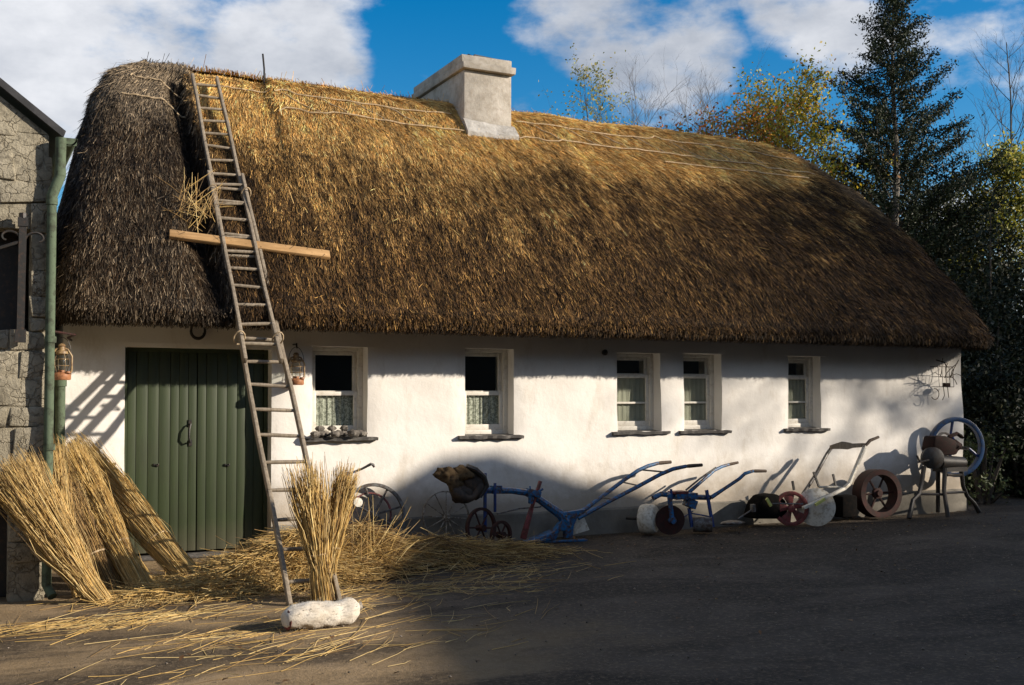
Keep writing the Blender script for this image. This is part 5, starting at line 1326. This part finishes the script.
# cumulus banks: a mass here and there in the sky, ragged by noise
masses = [((40, 60), 7.5, 1.0), ((170, 30), 8.0, 1.0), ((290, 70), 6.0, .95), ((-120, 20), 11, 1.0), ((600, 10), 5.2, .95), ((680, 50), 4.6, .9), ((545, 20), 3.0, .6), ((830, 40), 3.6, .85), ((790, 5), 3.4, .8), ((530, 108), 1.6, .7), ((640, 75), 3.6, .8), ((960, 215), 3.0, .5), ((440, 92), 2.2, .45),
          ((1500, -300), 16, 1.0), ((-900, -300), 18, 1.0), ((300, -1300), 20, 1.0), ((2100, 100), 16, 1.0)]
fill_masses = [((-.2, -1, .35), 34, 1.2), ((.9, -.5, .8), 30, 1.1), ((-1, -.2, .5), 40, 1.2), ((1, .3, .3), 30, 1.0)]  # unseen clouds behind the camera, added to neutralise the blue fill
acc = None
for where, deg, amp in masses + fill_masses:
    d = ray(*where) if len(where) == 2 else np.array(where); d = d / np.linalg.norm(d)
    dp = wn('ShaderNodeVectorMath', operation='DOT_PRODUCT'); nt.links.new(tc.outputs['Generated'], dp.inputs[0]); dp.inputs[1].default_value = tuple(d)
    mr = wn('ShaderNodeMapRange', interpolation_type='SMOOTHSTEP'); mr.inputs['From Min'].default_value = math.cos(R(deg)); mr.inputs['From Max'].default_value = 1.0 - (1 - math.cos(R(deg))) * .02
    mr.inputs['To Max'].default_value = amp; nt.links.new(dp.outputs['Value'], mr.inputs['Value'])
    acc = mr.outputs[0] if acc is None else wmath('MAXIMUM', acc, mr.outputs[0])
nA, nB = wnoise(7.5, 9, .58, (3.1, 1.7, .4)), wnoise(3.2, 6, .55, (.7, 2.2, 5.0))
den = wmath('ADD', wmath('MULTIPLY', acc, .72), wmath('ADD', wmath('MULTIPLY', nA, 2.5), wmath('MULTIPLY', nB, .8)))
mr = wn('ShaderNodeMapRange', interpolation_type='SMOOTHSTEP'); mr.inputs['From Min'].default_value = 1.76; mr.inputs['From Max'].default_value = 2.32; nt.links.new(den, mr.inputs['Value'])
cov = mr.outputs[0]
cr = wn('ShaderNodeValToRGB'); nt.links.new(wnoise(4.2, 7, .6, (5.0, .3, 2.0)), cr.inputs[0])
cr.color_ramp.elements[0].position = .34; cr.color_ramp.elements[0].color = (3.0, 3.35, 4.0, 1); cr.color_ramp.elements[1].position = .68; cr.color_ramp.elements[1].color = (7.6, 7.7, 8.0, 1)
hs_ = wn('ShaderNodeHueSaturation'); hs_.inputs['Saturation'].default_value = 1.52; hs_.inputs['Value'].default_value = 1.14; nt.links.new(sky.outputs[0], hs_.inputs['Color'])
mxs = wn('ShaderNodeMix', data_type='RGBA'); nt.links.new(cov, mxs.inputs[0]); nt.links.new(hs_.outputs[0], mxs.inputs[6]); nt.links.new(cr.outputs[0], mxs.inputs[7])
bg = wn('ShaderNodeBackground'); bg.inputs['Strength'].default_value = .085; nt.links.new(mxs.outputs[2], bg.inputs['Color'])
wo = wn('ShaderNodeOutputWorld'); nt.links.new(bg.outputs[0], wo.inputs['Surface'])

# ------------------------------------------------------------------ sun and camera
sl = bpy.data.lights.new('sun', 'SUN'); sl.energy = 5.0; sl.angle = R(.7); sl.color = (1.0, .885, .74)
so = bpy.data.objects.new('sun', sl); COL.objects.link(so); so.location = (20, -15, 20)
so.rotation_euler = SUN_DIR.to_track_quat('Z', 'Y').to_euler()

cam = bpy.data.cameras.new('camera'); co = bpy.data.objects.new('camera', cam); COL.objects.link(co)
cam.sensor_fit = 'HORIZONTAL'; cam.sensor_width = 36; cam.lens = F_PX / 1024 * 36; cam.shift_y = SHIFT; cam.clip_start = .1; cam.clip_end = 2000
rot = Matrix((tuple(rgt), tuple(upv), tuple(-fwd))).transposed()
co.matrix_world = Matrix.Translation(Vector(CAM)) @ rot.to_4x4()
scene.camera = co

vs_ = scene.view_settings
vs_.view_transform = 'Standard'; vs_.look = 'None'; vs_.gamma = 1; vs_.exposure = .60; vs_.use_curve_mapping = False
scene.cycles.max_bounces = 6; scene.cycles.transparent_max_bounces = 12; scene.cycles.use_denoising = True
scene.cycles.sample_clamp_indirect = 6
